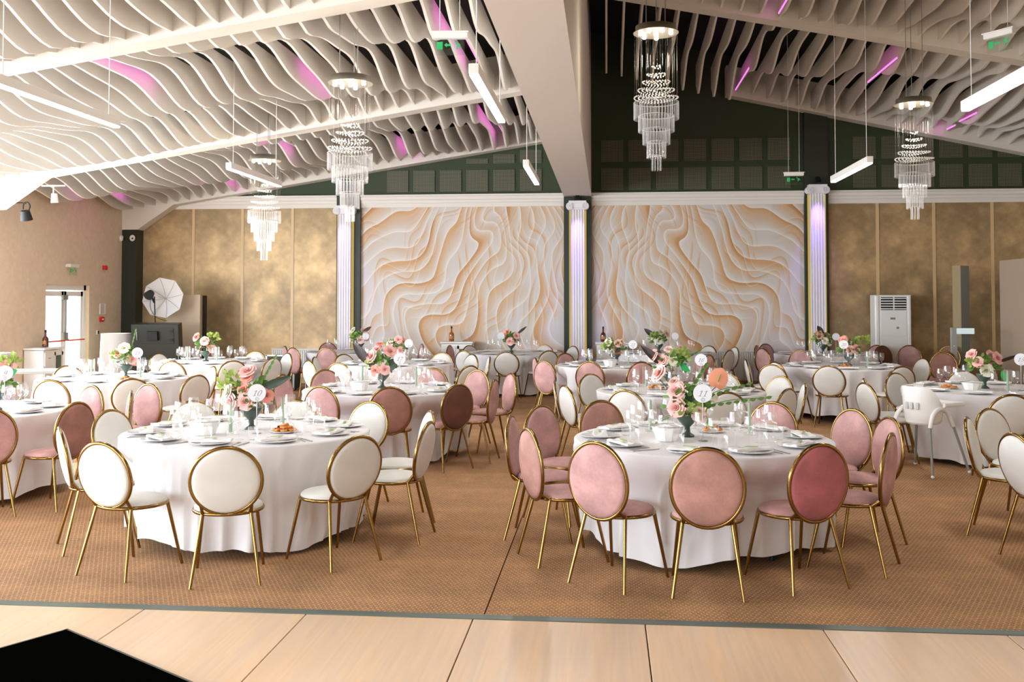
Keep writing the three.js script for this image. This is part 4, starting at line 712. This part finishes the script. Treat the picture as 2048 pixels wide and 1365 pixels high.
// ---------------------------------------------------------------- table numbers
function numberTex(text) {
  const c = document.createElement('canvas'); c.width = c.height = 256; const g = c.getContext('2d');
  g.fillStyle = '#e6e6e9'; g.fillRect(0, 0, 256, 256); g.fillStyle = '#888a92'; g.textAlign = 'center'; g.textBaseline = 'middle'; g.font = 'italic 112px serif'; g.setTransform(1, 0, -0.22, 1, 30, 0);
  g.fillText(text, 126, 132); const t = new THREE.CanvasTexture(c); t.colorSpace = THREE.SRGBColorSpace; return t;
}
function tableNumber(k, text, dx, h) {
  const [tx, tz] = TABLES[k], x = tx + dx, z = tz + 0.17, t = thing('table_number', `round white number disc on a thin steel stand on ${WHERE[k]}`, 'table number', [x, TOP + 0.001, z], Math.atan2(-x, -z));
  part('stand_base', lathe([[0.001, 0.006], [0.03, 0.005], [0.034, 0.001], [0.001, 0]], 20), M.steel, t); part('rod', rod([0, 0.004, 0], [0, h - 0.04, 0], 0.003), M.steel, t);
  part('clip', new THREE.TorusGeometry(0.012, 0.0015, 5, 16).translate(0, h - 0.045, 0.004), M.steel, t);
  part('disc', new THREE.CylinderGeometry(0.066, 0.066, 0.003, 36).rotateX(PI / 2).translate(0, h, 0), M.paper, t);
  if (text) { const f = new THREE.CircleGeometry(0.0655, 36).translate(0, h, 0.0021); part('printed_face', f, std(0xffffff, 0.8, { map: numberTex(text) }), t); }
}
for (const [k, s, dx, h] of [['11', '11', -0.01, 0.335], ['10', '10', 0.13, 0.3], ['16', '16', 0.21, 0.345], ['17', '17', 0.19, 0.345], ['18', '18', 0.39, 0.33], ['9', '9', 0.53, 0.35], ['21', '21', 0.25, 0.32], ['12', '20', -0.03, 0.33], ['fr', '15', 0.28, 0.34], ['17b', '', 0.25, 0.32], ['cb', '', -0.22, 0.32], ['br', '', 0.16, 0.32], ['cr', '', 0.13, 0.32], ['col', '', 0.27, 0.3]]) tableNumber(k, s, dx, h);

// ---------------------------------------------------------------- flower arrangements
const roseShape = (() => {                                        // unit rose, opening towards +y
  seed(5); const petals = [];
  for (const [n, r0, tilt, size] of [[3, 0.12, 0.15, 0.55], [4, 0.24, 0.35, 0.66], [5, 0.36, 0.62, 0.78], [6, 0.46, 0.95, 0.9], [6, 0.5, 1.25, 0.98]])
    for (let i = 0; i < n; i++) {
      const a = (i + rr(-0.2, 0.2)) / n * 2 * PI + n, w = size * rr(0.62, 0.74);
      petals.push(grid(4, 4, (u, v) => { const s = (u - 0.5) * 2, wide = w * Math.sin(Math.min(1, v * 1.15 + 0.12) * PI * 0.62), out = r0 * 0.5 + size * (v * Math.sin(tilt) + 0.2 * v * v * v * tilt) - 0.16 * s * s * (1.4 - tilt), up = size * v * Math.cos(tilt) * 0.95 - 0.16 * v * v * v * tilt - 0.2; return [out * Math.cos(a) - wide * s * Math.sin(a), up + 0.08 * s * s, out * Math.sin(a) + wide * s * Math.cos(a)]; }));
    }
  return join(petals);
})();
const hydrangea = (() => { seed(12); const l = []; for (let i = 0; i < 42; i++) { const y = 1 - 1.6 * (i / 42), q = Math.sqrt(Math.max(0, 1 - y * y)), a = i * 2.4; const n = V(q * Math.cos(a), y, q * Math.sin(a)); const f = new THREE.CircleGeometry(0.27, 5).applyQuaternion(new THREE.Quaternion().setFromUnitVectors(V(0, 0, 1), n)).translate(n.x * 0.85, n.y * 0.85, n.z * 0.85); l.push(f); } return join(l); })();
function leafGeo(L, w, bend = 0.2) { return grid(2, 6, (u, v) => { const s = (u - 0.5) * 2, k = w * Math.pow(Math.sin(Math.min(0.999, v * 0.97 + 0.03) * PI), 0.8); return [s * k, L * v * (1 - 0.15 * bend * v) , -bend * L * v * v + 0.25 * Math.abs(s) * k]; }); }
const aim = (g, dir, pos) => g.applyQuaternion(new THREE.Quaternion().setFromUnitVectors(V(0, 1, 0), V(...dir).normalize())).translate(...pos);
function foliage(n, c, R, L, w) { const l = []; for (let i = 0; i < n; i++) { const a = rr(0, 2 * PI), e = rr(-0.35, 1.1), d = [Math.cos(a) * Math.cos(e), Math.sin(e), Math.sin(a) * Math.cos(e)], k = rr(0.5, 1) * R; l.push(aim(leafGeo(L * rr(0.7, 1.3), w * rr(0.7, 1.2)), [d[0] + rr(-0.5, 0.5), d[1] + rr(-0.3, 0.6), d[2] + rr(-0.5, 0.5)], [c[0] + d[0] * k, c[1] + d[1] * k, c[2] + d[2] * k])); } return join(l); }
function sprig(a, b, n, L, w) { const l = [tube([a, [(a[0] + b[0]) / 2, (a[1] + b[1]) / 2 + 0.02, (a[2] + b[2]) / 2], b], 0.0025, 8, 4)]; for (let i = 1; i <= n; i++) { const t = i / n, p = a.map((q, j) => lerp(q, b[j], t)); for (const s of [-1, 1]) l.push(aim(leafGeo(L, w, 0.1), [(b[0] - a[0]) + s * 0.06, (b[1] - a[1]) + 0.05 * s, s * 0.1], p)); } return join(l); }
function bloom(t, name, geo, mat, p, r, tip = [0, 0.5, 0.8]) {
  const m = part(name, geo, mat, t); m.scale.setScalar(r * 0.78); m.position.set(...p); m.quaternion.setFromUnitVectors(V(0, 1, 0), V(...tip).normalize()); return m;
}
function arrangement(k, dx, dz, spec, label) {
  const [tx, tz] = TABLES[k], t = thing('flower_arrangement', label, 'flowers', [tx + dx, TOP + 0.001, tz + dz]);
  part('vase', lathe([[0.001, 0], [0.05, 0], [0.05, 0.012], [0.022, 0.03], [0.02, 0.07], [0.05, 0.1], [0.08, 0.14], [0.083, 0.165], [0.07, 0.165], [0.001, 0.13]], 24), M.vase, t);
  part('greenery', foliage(spec.green || 90, [0, 0.24, 0], spec.R || 0.15, 0.055, 0.018), M.leaf, t).userData.kind = 'stuff';
  part('pale_greenery', foliage(spec.lime || 46, spec.limeAt || [-0.09, 0.27, 0.03], 0.1, 0.045, 0.018), M.leafLime, t).userData.kind = 'stuff';
  for (const [kind, x, y, z, r] of spec.blooms) {
    const d = [x * 2, y - 0.16, z * 2 + 0.18];
    if (kind === 'anthurium') { const m = part('anthurium', [grid(10, 10, (u, v) => { const a = u * 2 * PI, q = v * (1 - 0.28 * Math.exp(-Math.pow((a - PI) * 2.2, 2))) * (1 + 0.16 * Math.cos(a)); return [q * Math.sin(a) * 0.85, q * Math.cos(a), 0.12 * v * v * Math.cos(2 * a)]; })], M.anthurium, t); m.scale.setScalar(r); m.position.set(x, y, z); m.rotation.set(-0.2, 0.1, -0.35); part('spadix', rod([0, -0.1, 0.06], [0.02, 0.55, 0.22], 0.07, 0.04), M.leafLime, m); }
    else if (kind === 'hydrangea') bloom(t, 'hydrangea', hydrangea, M.roseCream, [x, y, z], r, d);
    else bloom(t, kind === 'cream' ? 'cream_rose' : 'rose', roseShape, { pink: M.rosePink, coral: M.roseCoral, blush: M.roseBlush, cream: M.roseCream }[kind], [x, y, z], r, d);
    if (y > 0.3) part('stem', tube([[0, 0.15, 0], [x * 0.4, y * 0.6, z * 0.5], [x, y - 0.03, z]], 0.003, 8, 4), M.stem, t);
  }
  for (const [kind, a, b, w] of spec.leaves || []) { const d = b.map((q, i) => q - a[i]), L = Math.hypot(...d); const g = leafGeo(L, w, 0.12); part('long_leaf', aim(g, d, a), { dark: M.leafDark, deep: M.leafDeep, emerald: M.leafEmerald }[kind], t); }
  for (const [a, b, n] of spec.sprigs || []) part('leafy_sprig', sprig(a, b, Math.round(n * 0.7), 0.05, 0.011), M.leaf, t);
}
seed(2024);
arrangement('10', 0.0, -0.07, { limeAt: [-0.14, 0.34, 0.02], lime: 40, blooms: [['pink', -0.13, 0.215, 0.1, 0.062], ['pink', 0.0, 0.225, 0.12, 0.064], ['pink', -0.03, 0.45, 0.02, 0.066], ['coral', -0.02, 0.4, 0.05, 0.045], ['coral', -0.03, 0.315, 0.09, 0.05], ['cream', -0.17, 0.29, 0.06, 0.062], ['hydrangea', -0.2, 0.22, 0.02, 0.06], ['coral', 0.14, 0.265, 0.05, 0.055]], leaves: [['deep', [0.06, 0.3, 0.03], [0.33, 0.41, 0.06], 0.034], ['deep', [0.05, 0.2, 0.06], [0.1, 0.34, 0.1], 0.03]], sprigs: [[[0.05, 0.3, 0], [0.17, 0.53, -0.02], 8], [[-0.1, 0.3, 0], [-0.2, 0.42, 0], 5]] }, 'arrangement of pink roses with one long dark green leaf on table ten');
arrangement('11', -0.1, -0.06, { limeAt: [0.02, 0.18, 0.08], lime: 44, green: 80, blooms: [['pink', -0.08, 0.34, 0.06, 0.064], ['pink', -0.085, 0.22, 0.1, 0.064], ['pink', -0.21, 0.46, 0.02, 0.066], ['blush', 0.08, 0.2, 0.13, 0.036], ['blush', 0.11, 0.155, 0.12, 0.034], ['blush', 0.055, 0.165, 0.13, 0.034], ['blush', -0.1, 0.4, 0.0, 0.04], ['anthurium', 0.215, 0.41, 0.05, 0.085], ['hydrangea', 0.19, 0.28, 0.0, 0.05]], leaves: [['emerald', [0.1, 0.2, 0.08], [0.17, 0.06, 0.13], 0.035], ['deep', [-0.02, 0.22, 0.08], [0.06, 0.36, 0.09], 0.04]], sprigs: [[[0.1, 0.22, 0.04], [0.55, 0.29, 0.06], 12], [[0.1, 0.28, 0.04], [0.42, 0.38, 0.02], 9], [[0, 0.3, 0], [0.13, 0.5, 0], 7], [[-0.1, 0.16, 0.06], [-0.24, 0.1, 0.1], 6]] }, 'arrangement of pink roses with a coral anthurium on table eleven');
arrangement('16', -0.1, -0.07, { lime: 50, green: 90, R: 0.18, limeAt: [0.1, 0.36, 0.05], blooms: [['pink', -0.1, 0.33, 0.08, 0.068], ['pink', -0.2, 0.38, 0.04, 0.068], ['blush', -0.02, 0.45, 0.02, 0.05], ['cream', 0.02, 0.33, 0.1, 0.06], ['pink', -0.12, 0.22, 0.1, 0.06], ['blush', 0.12, 0.46, 0.0, 0.05]], leaves: [['dark', [-0.05, 0.25, 0.08], [-0.34, 0.5, 0.08], 0.045], ['emerald', [0.1, 0.3, 0.06], [0.2, 0.2, 0.1], 0.04]], sprigs: [[[0.1, 0.3, 0], [0.3, 0.42, 0], 7]] }, 'arrangement of blush roses with a dark burgundy leaf on table sixteen');
arrangement('17', -0.06, -0.07, { lime: 30, green: 50, blooms: [['pink', -0.12, 0.36, 0.06, 0.08], ['pink', 0.1, 0.42, 0.03, 0.075], ['coral', -0.06, 0.2, 0.1, 0.06], ['pink', 0.06, 0.22, 0.1, 0.06], ['coral', -0.03, 0.5, 0, 0.045], ['pink', -0.06, 0.44, 0.02, 0.06]], leaves: [['dark', [-0.1, 0.25, 0.06], [-0.34, 0.52, 0.06], 0.055], ['deep', [0.06, 0.2, 0.08], [0.2, 0.34, 0.09], 0.06]] }, 'arrangement of pink roses with a dark leaf on table seventeen');
const randomFlowers = (mixed, extra = {}) => { const b = []; const n = 6; for (let i = 0; i < n; i++) { const a = i * 2.4 + rr(0, 0.8), r = rr(0.06, 0.16); b.push([mixed[i % mixed.length], r * Math.cos(a), rr(0.2, 0.42), r * Math.sin(a) * 0.7 + 0.04, rr(0.055, 0.07)]); } return { blooms: b, ...extra }; };
[['18', 0.12, ['pink', 'coral', 'pink', 'cream'], { lime: 50, sprigs: [[[0.05, 0.3, 0], [0.12, 0.58, 0], 8]] }, 'arrangement of pale pink roses and lime foliage on table eighteen'], ['9', 0.3, ['coral', 'pink'], { lime: 60, limeAt: [0.1, 0.4, 0], leaves: [['emerald', [0.05, 0.3, 0.05], [0.22, 0.36, 0.05], 0.05]] }, 'arrangement with broad lime leaves and coral roses on table nine'], ['21', -0.02, ['blush', 'cream', 'coral', 'pink'], { leaves: [['deep', [0, 0.2, 0.1], [0.14, 0.3, 0.1], 0.03]] }, 'arrangement of cream and blush roses on table twenty-one'], ['12', 0.1, ['pink', 'coral', 'blush'], { lime: 60, limeAt: [0.2, 0.36, 0], sprigs: [[[-0.05, 0.3, 0], [-0.12, 0.62, 0], 2]] }, 'arrangement of pink roses and pale green blooms before the air conditioner'], ['fr', -0.02, ['pink', 'pink', 'coral', 'cream'], { lime: 50, leaves: [['dark', [0.1, 0.3, 0.1], [0.34, 0.38, 0.12], 0.02], ['emerald', [0.15, 0.2, 0.1], [0.2, 0.08, 0.12], 0.035]] }, 'arrangement of pink and cream roses on table fifteen'], ['17b', 0.02, ['pink', 'blush', 'coral'], { green: 80 }, 'arrangement of pink roses just behind the flowers of table seventeen'], ['bl', -0.16, ['pink', 'coral', 'cream', 'blush'], { lime: 60, limeAt: [0.12, 0.36, 0] }, 'arrangement with a tall cream rose beside the photo booth'], ['cb', -0.05, ['pink', 'coral', 'cream'], { green: 80, leaves: [['deep', [0.1, 0.34, 0], [0.3, 0.5, 0], 0.025]] }, 'arrangement of coral roses on the table before the amber bottle'], ['br', -0.02, ['cream', 'coral', 'pink'], { leaves: [['dark', [0, 0.35, 0], [-0.1, 0.52, 0], 0.05]] }, 'arrangement of cream and coral roses before the column by the air conditioner'], ['cr', -0.16, ['blush', 'cream'], { lime: 50, leaves: [['dark', [-0.05, 0.28, 0.05], [-0.28, 0.46, 0.05], 0.05]] }, 'arrangement of blush roses before the mural behind table twenty-one'], ['col', 0.1, ['blush', 'cream', 'pink'], { green: 80, leaves: [['dark', [0.05, 0.36, 0], [0.22, 0.48, 0], 0.035]] }, 'arrangement of blush roses before the column by the stucco wall']]
  .forEach(([k, dx, mix, extra, label]) => arrangement(k, dx, -0.07, randomFlowers(mix, extra), label));

// ---------------------------------------------------------------- white high chair
{
  const t = thing('high_chair', 'white plastic high chair with tray and grey metal legs at table fifteen', 'high chair', [3.22, 0, -10.565], rad(128));
  const shell = (r0, dr) => grid(40, 10, (u, v) => { const a = lerp(-2.35, 2.35, u) + PI, back = Math.pow(Math.cos((a - PI) * 0.5), 2), top = lerp(0.68, 0.875, smooth(0.35, 0.9, back)), y = lerp(0.5, top, v), r = lerp(r0 * 0.8, r0, Math.pow(v, 0.6)) + dr; return [r * Math.sin(a), y, r * Math.cos(a) * 0.92]; });
  M.plastic.side = THREE.DoubleSide;
  const s = part('seat_shell', [shell(0.2, 0), shell(0.2, 0.008), new THREE.CylinderGeometry(0.165, 0.15, 0.02, 32).translate(0, 0.5, 0)], M.plastic, t);
  for (let i = -1; i <= 1; i++) part('back_slot', rbox(0.035, 0.07, 0.012, i * 0.06, 0.68, -0.19 + Math.abs(i) * 0.012, 0.01), std(0xc9c9c6, 0.6), s);
  part('tray', [rbox(0.46, 0.02, 0.34, 0, 0.675, 0.2, 0.008), rbox(0.02, 0.035, 0.34, -0.225, 0.69, 0.2, 0.008), rbox(0.02, 0.035, 0.34, 0.225, 0.69, 0.2, 0.008), rbox(0.46, 0.035, 0.02, 0, 0.69, 0.365, 0.008), rbox(0.46, 0.035, 0.02, 0, 0.69, 0.04, 0.008)], M.plastic, t);
  for (const sx of [-1, 1]) {
    part('side_arch', tube([[sx * 0.21, 0.47, -0.19], [sx * 0.2, 0.6, -0.12], [sx * 0.2, 0.655, 0], [sx * 0.2, 0.6, 0.12], [sx * 0.21, 0.47, 0.19]], 0.022, 20, 8), M.plastic, t);
    for (const sz of [-1, 1]) { const g = part('leg', rod([sx * 0.21, 0.48, sz * 0.19], [sx * 0.31, 0.01, sz * 0.3], 0.013, 0.013), M.grey, t); part('foot_cap', ball(0.018, sx * 0.31, 0.018, sz * 0.3), M.plastic, g); }
  }
}
scene.traverse((o) => { if (o.isMesh) { o.castShadow = true; o.receiveShadow = true; } });
renderer.render(scene, camera);
